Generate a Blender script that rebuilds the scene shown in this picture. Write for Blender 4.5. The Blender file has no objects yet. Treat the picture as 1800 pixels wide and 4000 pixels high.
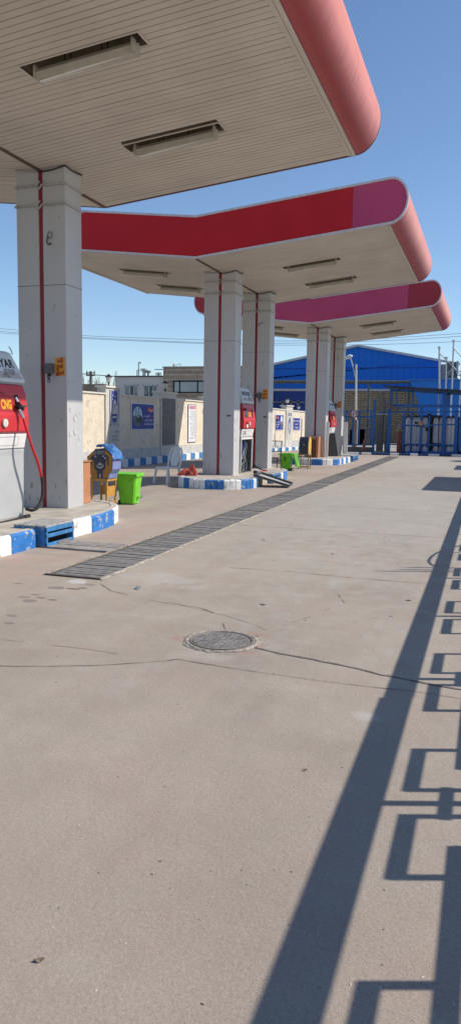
import bpy, bmesh, math, random
from mathutils import Vector, Matrix
random.seed(7)
R = math.radians
sc = bpy.context.scene
C = sc.collection

# ---------------------------------------------------------------- camera
EYE = 1.55; FPX = 2955.2
_p, _y, _r = R(6.894), R(18.588), R(0.896)
FW = Vector((-math.sin(_y)*math.cos(_p), math.cos(_y)*math.cos(_p), -math.sin(_p)))
RT = Vector((math.cos(_y), math.sin(_y), 0)); UP = RT.cross(FW)
CAM = Vector((0, 0, EYE))
cam = bpy.data.objects.new('camera', bpy.data.cameras.new('camera')); C.objects.link(cam)
cr, sr = math.cos(_r), math.sin(_r)
cx_, cy_, cz_ = RT*cr + UP*sr, UP*cr - RT*sr, -FW
m = Matrix((cx_, cy_, cz_)).transposed().to_4x4(); m.translation = CAM
cam.matrix_world = m
cam.data.sensor_fit = 'VERTICAL'; cam.data.sensor_height = 24; cam.data.lens = FPX/4000*24
cam.data.clip_end = 2000; cam.data.clip_start = .02
sc.camera = cam

def ray(px, py):
    a, b = px-900, py-2000
    return RT*(cr*a+sr*b) - UP*(-sr*a+cr*b) + FW*FPX
def P(px, py, ax=2, val=0.0):            # a place measured on the photograph, at a known real plane
    d = ray(px, py); t = (val-CAM[ax])/d[ax]
    return CAM + d*t
def gz(x):                               # the yard falls gently towards the wall
    return 0.0 if x > -6.5 else max(-.345, .046*(x+6.5))

# ---------------------------------------------------------------- world and sun
SUNV = Vector((.938, .335, 0)).normalized(); SE = R(42.2)
w = bpy.data.worlds.new('World'); sc.world = w; w.use_nodes = True
nt = w.node_tree; bg = nt.nodes['Background']
sky = nt.nodes.new('ShaderNodeTexSky'); sky.sky_type = 'NISHITA'; sky.sun_disc = False
sky.sun_elevation = SE; sky.sun_rotation = math.atan2(SUNV.x, SUNV.y)
sky.altitude = 1500; sky.air_density = 1.12; sky.dust_density = .2; sky.ozone_density = 4.0
nt.links.new(sky.outputs[0], bg.inputs[0]); bg.inputs[1].default_value = .147
ld = bpy.data.lights.new('sun', 'SUN'); ld.energy = 4.9; ld.angle = R(.53); ld.color = (1, .925, .83)
lo = bpy.data.objects.new('sun', ld); C.objects.link(lo); lo.location = (30, 10, 40)
sd = Vector((SUNV.x*math.cos(SE), SUNV.y*math.cos(SE), math.sin(SE)))
lo.rotation_euler = (-sd).to_track_quat('-Z', 'Y').to_euler()
vs = sc.view_settings; sc.display_settings.display_device = 'sRGB'
vs.view_transform = 'Standard'; vs.look = 'None'; vs.exposure = 0; vs.gamma = 1
sc.cycles.max_bounces = 8; sc.cycles.diffuse_bounces = 5

# ---------------------------------------------------------------- materials
def lin(r, g, b):
    return tuple((c/255/12.92 if c <= 10 else ((c/255+.055)/1.055)**2.4) for c in (r, g, b))
MATS = {}
def M(name, col, rough=.6, var=.12, scale=5, bump=0, bscale=60, metal=0, chip=None, chipamt=.0, chipscale=14, spec=.4, streak=0):
    if name in MATS: return MATS[name]
    ma = bpy.data.materials.new(name); ma.use_nodes = True; n = ma.node_tree.nodes; L = ma.node_tree.links
    b = n['Principled BSDF']; b.inputs['Roughness'].default_value = rough; b.inputs['Metallic'].default_value = metal
    b.inputs['Specular IOR Level'].default_value = spec
    tc = n.new('ShaderNodeTexCoord'); no = n.new('ShaderNodeTexNoise'); no.inputs['Scale'].default_value = scale; no.inputs['Detail'].default_value = 6
    src = tc.outputs['Object']
    if streak:
        mp = n.new('ShaderNodeMapping'); mp.inputs['Scale'].default_value = (1, 1, streak); L.new(src, mp.inputs[0]); L.new(mp.outputs[0], no.inputs['Vector'])
    else: L.new(src, no.inputs['Vector'])
    rmp = n.new('ShaderNodeValToRGB')
    lo_, hi_ = [c*(1-var) for c in col], [min(1, c*(1+var)) for c in col]
    rmp.color_ramp.elements[0].position = .3; rmp.color_ramp.elements[1].position = .7
    rmp.color_ramp.elements[0].color = (*lo_, 1); rmp.color_ramp.elements[1].color = (*hi_, 1)
    L.new(no.outputs[0], rmp.inputs[0]); out = rmp.outputs[0]
    if chip:
        n2 = n.new('ShaderNodeTexNoise'); n2.inputs['Scale'].default_value = chipscale; n2.inputs['Detail'].default_value = 8; n2.inputs['Roughness'].default_value = .65
        L.new(src, n2.inputs['Vector'])
        r2 = n.new('ShaderNodeValToRGB'); r2.color_ramp.elements[0].position = .62-chipamt; r2.color_ramp.elements[1].position = .65-chipamt
        r2.color_ramp.elements[0].color = (0, 0, 0, 1); r2.color_ramp.elements[1].color = (1, 1, 1, 1)
        L.new(n2.outputs[0], r2.inputs[0])
        mx = n.new('ShaderNodeMixRGB'); L.new(r2.outputs[0], mx.inputs[0]); L.new(out, mx.inputs[1]); mx.inputs[2].default_value = (*chip, 1); out = mx.outputs[0]
    L.new(out, b.inputs['Base Color'])
    if bump:
        n3 = n.new('ShaderNodeTexNoise'); n3.inputs['Scale'].default_value = bscale; n3.inputs['Detail'].default_value = 5
        L.new(src, n3.inputs['Vector']); bp = n.new('ShaderNodeBump'); bp.inputs['Strength'].default_value = bump; bp.inputs['Distance'].default_value = .02
        L.new(n3.outputs[0], bp.inputs['Height']); L.new(bp.outputs[0], b.inputs['Normal'])
    MATS[name] = ma; return ma
def Mbrick(name, c1, c2, mortar, bw, rh, ms, bump=.4):
    ma = bpy.data.materials.new(name); ma.use_nodes = True; n = ma.node_tree.nodes; L = ma.node_tree.links
    b = n['Principled BSDF']; b.inputs['Roughness'].default_value = .85
    tc = n.new('ShaderNodeTexCoord'); sp = n.new('ShaderNodeSeparateXYZ'); ad = n.new('ShaderNodeMath'); cb = n.new('ShaderNodeCombineXYZ')
    L.new(tc.outputs['Object'], sp.inputs[0]); L.new(sp.outputs[0], ad.inputs[0]); L.new(sp.outputs[1], ad.inputs[1])
    L.new(ad.outputs[0], cb.inputs[0]); L.new(sp.outputs[2], cb.inputs[1])
    br = n.new('ShaderNodeTexBrick'); br.inputs['Color1'].default_value = (*c1, 1); br.inputs['Color2'].default_value = (*c2, 1); br.inputs['Mortar'].default_value = (*mortar, 1)
    br.inputs['Scale'].default_value = 1; br.inputs['Brick Width'].default_value = bw; br.inputs['Row Height'].default_value = rh; br.inputs['Mortar Size'].default_value = ms
    L.new(cb.outputs[0], br.inputs['Vector'])
    no = n.new('ShaderNodeTexNoise'); no.inputs['Scale'].default_value = 3; no.inputs['Detail'].default_value = 7; L.new(tc.outputs['Object'], no.inputs['Vector'])
    mx = n.new('ShaderNodeMixRGB'); mx.blend_type = 'MULTIPLY'; mx.inputs[0].default_value = .6; L.new(br.outputs[0], mx.inputs[1])
    r = n.new('ShaderNodeValToRGB'); r.color_ramp.elements[0].position = .3; r.color_ramp.elements[1].position = .7; r.color_ramp.elements[0].color = (.55, .55, .55, 1)
    L.new(no.outputs[0], r.inputs[0]); L.new(r.outputs[0], mx.inputs[2]); L.new(mx.outputs[0], b.inputs['Base Color'])
    bp = n.new('ShaderNodeBump'); bp.inputs['Strength'].default_value = bump; bp.inputs['Distance'].default_value = .03; bp.invert = True
    L.new(br.outputs['Fac'], bp.inputs['Height']); L.new(bp.outputs[0], b.inputs['Normal'])
    MATS[name] = ma; return ma

# ---------------------------------------------------------------- mesh builder
ZA = Vector((0, 0, 1))
class MB:
    def __init__(s): s.v = []; s.f = []; s.m = []
    def add(s, vs_, fs, m=0):
        k = len(s.v); s.v += [Vector(q) for q in vs_]; s.f += [tuple(i+k for i in f) for f in fs]; s.m += [m]*len(fs); return s
    def hexa(s, q, m=0):
        return s.add(q, [(0,3,2,1),(4,5,6,7),(0,1,5,4),(1,2,6,5),(2,3,7,6),(3,0,4,7)], m)
    def box(s, x0, x1, y0, y1, z0, z1, m=0):
        return s.hexa([(x0,y0,z0),(x1,y0,z0),(x1,y1,z0),(x0,y1,z0),(x0,y0,z1),(x1,y0,z1),(x1,y1,z1),(x0,y1,z1)], m)
    def bar(s, a, b, wd, h=None, m=0, side=None, taper=1):
        a, b = Vector(a), Vector(b); d = (b-a).normalized(); h = h or wd
        if side is None: side = d.cross(ZA) if abs(d.z) < .95 else Vector((1, 0, 0))
        side = (Vector(side) - d*Vector(side).dot(d)).normalized(); u = side.cross(d)
        q = []
        for p, k in ((a, 1), (b, taper)):
            q += [p-side*wd*k/2-u*h*k/2, p+side*wd*k/2-u*h*k/2, p+side*wd*k/2+u*h*k/2, p-side*wd*k/2+u*h*k/2]
        return s.hexa(q, m)
    def tube(s, pts, r, n=8, m=0, rings=None):
        pts = [Vector(p) for p in pts]; vs_, fs = [], []; prev = None
        for i, p in enumerate(pts):
            d = (pts[min(i+1, len(pts)-1)]-pts[max(i-1, 0)]).normalized()
            if prev is None: sd_ = d.orthogonal().normalized()
            else: sd_ = (prev-d*prev.dot(d)).normalized()
            prev = sd_; u = d.cross(sd_); rr = r if not rings else r*rings[i]
            vs_ += [p+sd_*math.cos(2*math.pi*j/n)*rr+u*math.sin(2*math.pi*j/n)*rr for j in range(n)]
        for i in range(len(pts)-1):
            fs += [(i*n+j, i*n+(j+1) % n, (i+1)*n+(j+1) % n, (i+1)*n+j) for j in range(n)]
        fs += [tuple(range(n-1, -1, -1)), tuple(range((len(pts)-1)*n, len(pts)*n))]
        return s.add(vs_, fs, m)
    def lathe(s, c, prof, n=16, m=0):
        c = Vector(c); vs_, fs = [], []
        for r, z in prof: vs_ += [c+Vector((r*math.cos(2*math.pi*j/n), r*math.sin(2*math.pi*j/n), z)) for j in range(n)]
        for i in range(len(prof)-1):
            fs += [(i*n+j, i*n+(j+1) % n, (i+1)*n+(j+1) % n, (i+1)*n+j) for j in range(n)]
        fs += [tuple(range(n-1, -1, -1)), tuple(range((len(prof)-1)*n, len(prof)*n))]
        return s.add(vs_, fs, m)
    def cyl(s, c, r, z0, z1, n=16, r2=None, m=0): return s.lathe(c, [(r, z0), (r if r2 is None else r2, z1)], n, m)
    def prism(s, poly, axis, lo_, hi_, m=0):
        f = {'x': lambda a, b, t: (t, a, b), 'y': lambda a, b, t: (a, t, b), 'z': lambda a, b, t: (a, b, t)}[axis]
        n = len(poly); vs_ = [f(a, b, lo_) for a, b in poly]+[f(a, b, hi_) for a, b in poly]
        return s.add(vs_, [tuple(range(n-1, -1, -1)), tuple(range(n, 2*n))]+[(i, (i+1) % n, n+(i+1) % n, n+i) for i in range(n)], m)
    def flat(s, poly, o, xa, ya, m=0):
        o, xa, ya = Vector(o), Vector(xa), Vector(ya)
        return s.add([o+xa*a+ya*b for a, b in poly], [tuple(range(len(poly)))], m)
    def disc(s, o, xa, ya, rx, ry=None, n=24, m=0, r0=0):
        ry = ry or rx; cs = [(math.cos(2*math.pi*i/n), math.sin(2*math.pi*i/n)) for i in range(n)]
        if not r0: return s.flat([(rx*a, ry*b) for a, b in cs], o, xa, ya, m)
        o, xa, ya = Vector(o), Vector(xa), Vector(ya)
        vs_ = [o+xa*rx*a+ya*ry*b for a, b in cs]+[o+xa*rx*r0*a+ya*ry*r0*b for a, b in cs]
        return s.add(vs_, [(i, (i+1) % n, n+(i+1) % n, n+i) for i in range(n)], m)
    def text(s, t, o, xa, ya, size, align='CENTER', m=0, squeeze=1, bold=0, fit=0):
        cu = bpy.data.curves.new('lettering', 'FONT'); cu.body = t; cu.size = size; cu.align_x = align; cu.align_y = 'CENTER'; cu.resolution_u = 3; cu.offset = bold
        ob = bpy.data.objects.new('lettering', cu); C.objects.link(ob)
        me = bpy.data.meshes.new_from_object(ob.evaluated_get(bpy.context.evaluated_depsgraph_get()))
        o, xa, ya = Vector(o), Vector(xa), Vector(ya)
        if fit: squeeze = min(squeeze, fit/max(1e-4, max(v.co.x for v in me.vertices)-min(v.co.x for v in me.vertices)))
        s.add([o+xa*v.co.x*squeeze+ya*v.co.y for v in me.vertices], [tuple(p.vertices) for p in me.polygons], m)
        bpy.data.objects.remove(ob); bpy.data.curves.remove(cu); bpy.data.meshes.remove(me); return s
    def build(s, name, mats, parent=None, bevel=0, smooth=0, local=False, sub=0, seg=2):
        off = Vector((0, 0, 0))
        if parent is not None and not local:
            q = parent
            while q is not None: off += q.location; q = q.parent
        me = bpy.data.meshes.new(name); me.from_pydata([v-off for v in s.v], [], s.f); me.update()
        mats = mats if isinstance(mats, (list, tuple)) else [mats]
        for ma in mats: me.materials.append(ma)
        for i, p in enumerate(me.polygons): p.material_index = s.m[i]
        bm = bmesh.new(); bm.from_mesh(me); bmesh.ops.recalc_face_normals(bm, faces=bm.faces); bm.to_mesh(me); bm.free()
        o = bpy.data.objects.new(name, me); C.objects.link(o)
        if parent is not None: o.parent = parent
        if smooth:
            for p in me.polygons: p.use_smooth = True
            me.set_sharp_from_angle(angle=R(smooth))
        if sub:
            mo = o.modifiers.new('sub', 'SUBSURF'); mo.levels = mo.render_levels = sub
        if bevel:
            mo = o.modifiers.new('bevel', 'BEVEL'); mo.width = bevel; mo.segments = seg; mo.limit_method = 'ANGLE'; mo.angle_limit = R(40)
        return o
def tag(o, label=None, cat=None, group=None, kind=None):
    if label: o['label'] = label
    if cat: o['category'] = cat
    if group: o['group'] = group
    if kind: o['kind'] = kind
    return o
def thing(name, label, cat, loc=(0, 0, 0), rotz=0, group=None):
    o = bpy.data.objects.new(name, None); C.objects.link(o); o.empty_display_size = .2
    o.location = loc; o.rotation_euler = (0, 0, rotz); return tag(o, label, cat, group)
def one(mb, name, mats, label, cat, group=None, origin=None, **k):      # a thing that is a single mesh
    if origin is None:
        xs = [v.x for v in mb.v]; ys = [v.y for v in mb.v]; zs = [v.z for v in mb.v]
        origin = Vector(((min(xs)+max(xs))/2, (min(ys)+max(ys))/2, min(zs)))
    origin = Vector(origin); mb.v = [v-origin for v in mb.v]
    o = mb.build(name, mats, None, **k); o.location = origin; return tag(o, label, cat, group)
def dup(root, loc, label, rotz=None):
    c = root.copy(); C.objects.link(c); c.location = loc; c['label'] = label
    if rotz is not None: c.rotation_euler = (0, 0, rotz)
    for ch in list(root.children):
        d = ch.copy(); C.objects.link(d); d.parent = c
        for g in list(ch.children):
            e = g.copy(); C.objects.link(e); e.parent = d
    return c
def curve(pts, n=8):                     # Catmull-Rom through points
    pts = [Vector(p) for p in pts]; out = []
    for i in range(len(pts)-1):
        p0, p1, p2, p3 = pts[max(i-1, 0)], pts[i], pts[i+1], pts[min(i+2, len(pts)-1)]
        for k in range(n):
            t = k/n; out.append(.5*((2*p1)+(p2-p0)*t+(2*p0-5*p1+4*p2-p3)*t*t+(3*p1-p0-3*p2+p3)*t**3))
    return out+[pts[-1]]
# Persian lettering: joined letter forms written out in display order
_F = {'ا': 0xFE8D, 'ب': 0xFE8F, 'پ': 0xFB56, 'ت': 0xFE95, 'ج': 0xFE9D, 'ح': 0xFEA1, 'خ': 0xFEA5, 'د': 0xFEA9, 'ر': 0xFEAD, 'ز': 0xFEAF,
      'س': 0xFEB1, 'ش': 0xFEB5, 'ص': 0xFEB9, 'ض': 0xFEBD, 'ط': 0xFEC1, 'ع': 0xFEC9, 'غ': 0xFECD, 'ف': 0xFED1, 'ق': 0xFED5, 'ک': 0xFB8E, 'گ': 0xFB92,
      'ل': 0xFEDD, 'م': 0xFEE1, 'ن': 0xFEE5, 'و': 0xFEED, 'ه': 0xFEE9, 'ی': 0xFBFC}
_NJ = 'ادرزو'
def fa(t):
    o = []
    for i, ch in enumerate(t):
        if ch not in _F: o.append(ch); continue
        pj = i > 0 and t[i-1] in _F and t[i-1] not in _NJ
        nj = ch not in _NJ and i+1 < len(t) and t[i+1] in _F
        o.append(chr(_F[ch]+(3 if pj and nj else 2 if nj else 1 if pj else 0)))
    return ''.join(reversed(o))

# shared materials
steel = M('steel', (.35, .35, .34), .45, .15, 8, metal=.6)
dark = M('dark_rubber', (.018, .018, .02), .55, .2)
black = M('black_paint', (.012, .012, .014), .5, .2)
white = M('white_paint', (.78, .78, .76), .45, .05)
bluep = M('blue_kerb_paint', (.028, .17, .47), .55, .2, 7, bump=.25, bscale=40, chip=(.40, .40, .39), chipamt=.035, chipscale=11)
whitep = M('white_kerb_paint', (.74, .74, .72), .6, .08, 6, bump=.25, bscale=40, chip=(.42, .39, .34), chipamt=.025, chipscale=9)
conc = M('island_concrete', (.42, .385, .33), .9, .22, 3.5, bump=.35, bscale=45)
rough_conc = M('broken_concrete', (.42, .385, .32), .95, .3, 20, bump=.9, bscale=30)
# ================================================================ GROUND
def ground_material():
    ma = bpy.data.materials.new('yard_concrete'); ma.use_nodes = True; n = ma.node_tree.nodes; L = ma.node_tree.links
    b = n['Principled BSDF']; b.inputs['Roughness'].default_value = .82; b.inputs['Specular IOR Level'].default_value = .35
    ge = n.new('ShaderNodeNewGeometry'); pos = ge.outputs['Position']
    def noise(scale, det=5, ro=.55, mapping=None):
        t = n.new('ShaderNodeTexNoise'); t.inputs['Scale'].default_value = scale; t.inputs['Detail'].default_value = det; t.inputs['Roughness'].default_value = ro
        if mapping:
            mp = n.new('ShaderNodeMapping'); mp.inputs['Scale'].default_value = mapping; L.new(pos, mp.inputs[0]); L.new(mp.outputs[0], t.inputs['Vector'])
        else: L.new(pos, t.inputs['Vector'])
        return t.outputs[0]
    def ramp(x, a, b_, ca=(0, 0, 0), cb=(1, 1, 1)):
        r = n.new('ShaderNodeValToRGB'); e = r.color_ramp.elements; e[0].position = a; e[1].position = b_; e[0].color = (*ca, 1); e[1].color = (*cb, 1)
        L.new(x, r.inputs[0]); return r.outputs[0]
    def mix(f, a, b_, mode='MIX', k=None):
        x = n.new('ShaderNodeMixRGB'); x.blend_type = mode
        for i, q in enumerate((f, a, b_)):
            if isinstance(q, (int, float)): x.inputs[i].default_value = q
            elif isinstance(q, tuple): x.inputs[i].default_value = (*q, 1)
            else: L.new(q, x.inputs[i])
        return x.outputs[0]
    def mth(op, a, b_=None):
        x = n.new('ShaderNodeMath'); x.operation = op
        for i, q in enumerate((a, b_)):
            if q is None: continue
            if isinstance(q, (int, float)): x.inputs[i].default_value = q
            else: L.new(q, x.inputs[i])
        return x.outputs[0]
    col = ramp(noise(.33, 6, .6), .36, .66, (.345, .294, .238), (.422, .372, .308))
    col = mix(ramp(noise(.9, 5, .6), .48, .72), col, (.408, .33, .272))
    col = mix(mth('MULTIPLY', ramp(noise(1.6, 7, .65, (1, .22, 1)), .48, .75), .75), col, (.305, .265, .228))
    col = mix(mth('MULTIPLY', ramp(noise(2.7, 6, .6), .55, .72), .45), col, (.45, .40, .345))
    # worn red floor paint left round the pump islands
    sp = n.new('ShaderNodeSeparateXYZ'); L.new(pos, sp.inputs[0])
    ax = mth('ABSOLUTE', mth('ADD', sp.outputs[0], 4.75))
    near = mth('SUBTRACT', 1.0, mth('MINIMUM', mth('MAXIMUM', mth('MULTIPLY', mth('SUBTRACT', ax, .45), 2.2), 0.), 1.))
    red = mth('MULTIPLY', near, ramp(noise(2.2, 8, .7, (1, 1, 1)), .40, .62))
    col = mix(mth('MULTIPLY', red, .6), col, (.46, .315, .27))
    # stains and worn places with a shape of their own
    nz = noise(5, 6, .65)
    def blob(x, y, rx, ry, c, k, edge=.5):
        nonlocal col
        dx = mth('DIVIDE', mth('SUBTRACT', sp.outputs[0], x), rx); dy = mth('DIVIDE', mth('SUBTRACT', sp.outputs[1], y), ry)
        d = mth('SQRT', mth('ADD', mth('MULTIPLY', dx, dx), mth('MULTIPLY', dy, dy)))
        d = mth('ADD', d, mth('MULTIPLY', mth('SUBTRACT', nz, .5), 2.6))
        f = mth('MULTIPLY', ramp(mth('MULTIPLY', d, .5), (1-edge)*.5, .5, (1, 1, 1), (0, 0, 0)), k); col = mix(f, col, c)
    g1 = P(325, 3770); blob(g1.x, g1.y, .12, .10, (.47, .45, .38), .55, .6)
    for px, py, rx, ry, k in ((222, 2296, .085, .06, .7), (287, 2300, .09, .03, .9), (326, 2297, .05, .03, .95), (72, 2279, .06, .03, .6), (116, 2346, .08, .06, .6), (160, 2335, .05, .03, .7), (206, 2343, .05, .03, .8), (100, 2333, .07, .04, .5), (46, 2405, .06, .04, .5), (140, 2323, .05, .03, .6), (35, 2435, .05, .04, .5), (345, 2283, .09, .05, .5)):
        g = P(px, py); blob(g.x, g.y, rx, ry, (.14, .12, .11), k, .2)
    g = P(300, 2272); blob(g.x, g.y, .16, .09, (.55, .54, .52), .8, .3)
    for px, py, rx, ry in ((725, 2495, .14, .09), (1005, 2478, .10, .09), (930, 2545, .20, .05), (985, 2520, .1, .1)):
        g = P(px, py); blob(g.x, g.y, rx, ry, (.40, .23, .19), .6, .5)
    for px, py, rx, ry, k in ((640, 2265, .5, .35, .5), (1445, 2800, .12, .07, .6), (760, 2560, .3, .12, .4)):
        g = P(px, py); blob(g.x, g.y, rx, ry, (.50, .47, .42), k, .6)
    for px, py, rx, ry, k in ((560, 3240, .10, .45, .35), (1000, 2770, .12, .35, .3), (200, 2165, .5, .12, .35)):
        g = P(px, py); blob(g.x, g.y, rx, ry, (.26, .2, .18), k, .9)
    blob(-1.6, 15.5, 4.5, 10.5, (.405, .388, .348), .8, .8); blob(-1.5, 31, 5, 9, (.41, .392, .35), .8, .8)
    g = P(600, 3900); blob(g.x, g.y, 2.4, 1.9, (.37, .30, .245), .7, .8)
    mot = ramp(noise(2.1, 4, .55), .3, .7, (.95, .942, .935), (1.04, 1.045, 1.05)); col = mix(1., col, mot, 'MULTIPLY')
    mot2 = ramp(noise(.7, 5, .6, (1, .5, 1)), .34, .66, (.965, .955, .945), (1.03, 1.033, 1.038)); col = mix(1., col, mot2, 'MULTIPLY')
    # grit
    fine = ramp(noise(60, 4, .8), .32, .68, (.86, .855, .85), (1.10, 1.10, 1.10)); col = mix(1., col, fine, 'MULTIPLY')
    fine2 = ramp(noise(190, 2, .6), .35, .65, (.84, .84, .84), (1.12, 1.12, 1.12)); col = mix(1., col, fine2, 'MULTIPLY')
    pits = ramp(noise(38, 3, .6), .24, .30, (.55, .52, .5), (1, 1, 1)); col = mix(.8, col, pits, 'MULTIPLY')
    L.new(col, b.inputs['Base Color'])
    bp = n.new('ShaderNodeBump'); bp.inputs['Strength'].default_value = .42; bp.inputs['Distance'].default_value = .010
    hh = mth('ADD', noise(75, 6, .75), mth('MULTIPLY', noise(9, 5, .6), 1.5)); L.new(hh, bp.inputs['Height']); L.new(bp.outputs[0], b.inputs['Normal'])
    return ma
gm = ground_material()
DX0, DX1, DY0, DY1 = -4.065, -3.50, 6.43, 36.2
def drain_x(y): return -.0105*(y-DY0)
g = MB()
def gq(x0, x1, y0, y1): g.add([(x0, y0, gz(x0)), (x1, y0, gz(x1)), (x1, y1, gz(x1)), (x0, y1, gz(x0))], [(0, 1, 2, 3)])
for x0, x1 in ((-900, -14), (-14, -6.5)): gq(x0, x1, -60, 1500)
gq(-6.5, 900, -60, DY0); gq(-6.5, 900, DY1, 1500)
s0, s1 = drain_x(DY0), drain_x(DY1)
g.add([(-6.5, DY0, 0), (DX0+s0, DY0, 0), (DX0+s1, DY1, 0), (-6.5, DY1, 0)], [(0, 1, 2, 3)])
g.add([(DX1+s0, DY0, 0), (900, DY0, 0), (900, DY1, 0), (DX1+s1, DY1, 0)], [(0, 1, 2, 3)])
ground = tag(g.build('ground', gm), 'sunlit pinkish grey concrete yard of the filling station', 'ground', kind='structure')
ch = MB()                                # the channel under the grate
for x, sgn in ((DX0, 1), (DX1, -1)):
    ch.add([(x+s0, DY0, 0), (x+s1, DY1, 0), (x+s1, DY1, -.3), (x+s0, DY0, -.3)], [(0, 1, 2, 3)])
ch.add([(DX0+s0, DY0, -.3), (DX1+s0, DY0, -.3), (DX1+s1, DY1, -.3), (DX0+s1, DY1, -.3)], [(0, 1, 2, 3)])
ch.add([(DX0+s0, DY0, 0), (DX1+s0, DY0, 0), (DX1+s0, DY0, -.3), (DX0+s0, DY0, -.3)], [(0, 1, 2, 3)])
ch.build('drain_channel', M('channel_dirt', (.085, .075, .065), .95), ground)
# cracks and joints
crk = M('crack_dirt', (.15, .13, .11), .95, .3, 30); crk_f = M('crack_faint', (.235, .2, .17), .95, .2, 30)
def crack(pts, wd, jit, o=(0, 0), k=1, name='crack', gap=0):
    mb = MB(); W = [P(o[0]+k*x, o[1]+k*y) for x, y in pts]; L_ = []
    for a, b in zip(W, W[1:]):
        n_ = max(2, int((b-a).length/.06))
        for i in range(n_): L_.append(a.lerp(b, i/n_)+Vector((random.uniform(-jit, jit), random.uniform(-jit, jit), 0)))
    L_.append(W[-1]); vs_ = []
    for i, p in enumerate(L_):
        d = (L_[min(i+1, len(L_)-1)]-L_[max(i-1, 0)]).normalized(); s_ = Vector((-d.y, d.x, 0))*wd*random.uniform(.25, .75)
        q = Vector((p.x, p.y, gz(p.x)+.0035)); vs_ += [q-s_, q+s_]
    on = True; fs = []
    for i in range(len(L_)-1):
        if gap and random.random() < .4: on = random.random() > gap
        if on: fs.append((2*i, 2*i+1, 2*i+3, 2*i+2))
    mb.add(vs_, fs); mb.build(name, crk if wd > .0055 else crk_f, ground)
A1 = dict(o=(900, 1950), k=.7765); A3 = dict(o=(0, 1900), k=.7765); A4 = dict(o=(0, 2700), k=.7765)
crack([(120,745),(250,778),(365,797),(520,830),(640,853),(760,885),(930,917),(1159,960),(1300,985)], .018, .007, **A1)
crack([(120,745),(133,710),(130,690)], .03, .004, **A1)
crack([(0,850),(200,880),(450,915),(700,945),(900,965),(1159,1005),(1300,1020)], .006, .002, name='expansion_joint', **A1)
crack([(-200,905),(0,905),(220,907),(500,902),(830,880),(890,870),(1159,915)], .006, .003, name='expansion_joint', **A3)
crack([(0,770),(130,785),(400,815),(720,860),(890,880)], .005, .005, gap=.5, **A3)
crack([(0,345),(300,365),(600,395),(900,420),(1159,440)], .008, .003, name='expansion_joint', **A1)
crack([(30,128),(300,148),(700,172),(1159,200)], .009, .003, name='expansion_joint', **A1)
crack([(320,25),(600,40),(1130,70)], .010, .003, name='expansion_joint', **A1)
crack([(505,490),(560,525),(720,565),(850,590),(1000,610),(1105,648),(1120,690),(1135,720)], .006, .007, gap=.3, **A3)
crack([(-300,520),(0,592),(130,635),(180,660)], .005, .006, **A1)
crack([(780,185),(740,240),(650,310),(625,345),(650,365)], .005, .01, gap=.7, **A1)
crack([(590,390),(540,480),(570,520),(420,585),(265,640)], .005, .01, gap=.75, **A1)
# litter
lit = MB()
for i in range(150):
    y = 1.55+abs(random.gauss(0, 1))*3.0; x = random.uniform(-.05-y*.62, .1); a = random.uniform(0, 6.3); l = random.uniform(.003, .008)
    d = Vector((math.cos(a), math.sin(a), 0))*l; s_ = Vector((-d.y, d.x, 0))*.3; c = Vector((x, y, gz(x)+.001))
    lit.add([c-d, c-s_, c+d, c+s_, c+Vector((0, 0, .003))], [(0, 1, 4), (1, 2, 4), (2, 3, 4), (3, 0, 4)], random.choice((0, 0, 1, 2)))
for i in range(110):
    y = random.uniform(4.5, 24); x = random.uniform(-.03-y*.30, -.02*y); a = random.uniform(-.5, .5); l = random.uniform(.006, .022)*(1 if random.random() < .85 else 1.8)
    d = Vector((math.cos(a), math.sin(a), 0))*l; s_ = Vector((-d.y, d.x, 0))*random.uniform(.2, .5); c = Vector((x, y, gz(x)+.001))
    if not (-4.2 < x < -3.4): lit.add([c-d, c-s_, c+d*random.uniform(.6, 1), c+s_, c+Vector((0, 0, l*.25))], [(0, 1, 4), (1, 2, 4), (2, 3, 4), (3, 0, 4)], random.choice((1, 1, 2, 2, 0)))
tag(lit.build('grain_litter', [M('pale_grain', (.62, .57, .45), .7), M('dark_grit', (.09, .08, .07), .8), M('grit', (.36, .32, .28), .9)]), 'tiny pale grains and dark grit strewn over the open concrete', 'litter', kind='stuff')
def leaf(px, py, l, colr, label, a):
    c = P(px, py); mb = MB(); n_ = 7; vs_ = []
    for i in range(n_):
        t = i/(n_-1); w_ = math.sin(math.pi*t)**.7*l*.28; d = Vector((math.cos(a), math.sin(a), 0)); s_ = Vector((-d.y, d.x, 0))
        p = c+d*(t-.5)*l+Vector((0, 0, .003+.006*abs(t-.5)))
        vs_ += [p-s_*w_+Vector((0, 0, .005*random.random())), p, p+s_*w_+Vector((0, 0, .006*random.random()))]
    mb.add(vs_, [(3*i+k, 3*i+k+1, 3*i+k+4, 3*i+k+3) for i in range(n_-1) for k in (0, 1)])
    one(mb, 'dry_leaf', colr, label, 'leaf', 'dry leaves on the concrete')
lm = M('dry_leaf', (.20, .145, .10), .8, .3, 60)
leaf(155, 3755, .032, lm, 'curled brown leaf lying alone on the foreground concrete at lower left', .5)
leaf(1027, 2363, .06, lm, 'dark leaf scrap on the concrete beyond the manhole cover', -.4)
leaf(1190, 3012, .022, lm, 'small dark leaf scrap beside the wide rail shadow', .1)
g0 = P(537, 2300); mb = MB()
mb.hexa([(g0.x+a*.55, g0.y+b*.6, c*.7) for a, b, c in [(-.035, -.05, .004), (.03, -.06, .004), (.04, .05, .006), (-.03, .06, .02), (-.035, -.05, .012), (.03, -.06, .016), (.04, .05, .02), (-.03, .06, .035)]])
one(mb, 'crumpled_wrapper', M('wrapper', (.17, .20, .22), .5, .4, 40), 'small crumpled blue grey wrapper lying between the drain and the manhole', 'litter', bevel=.004)

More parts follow.
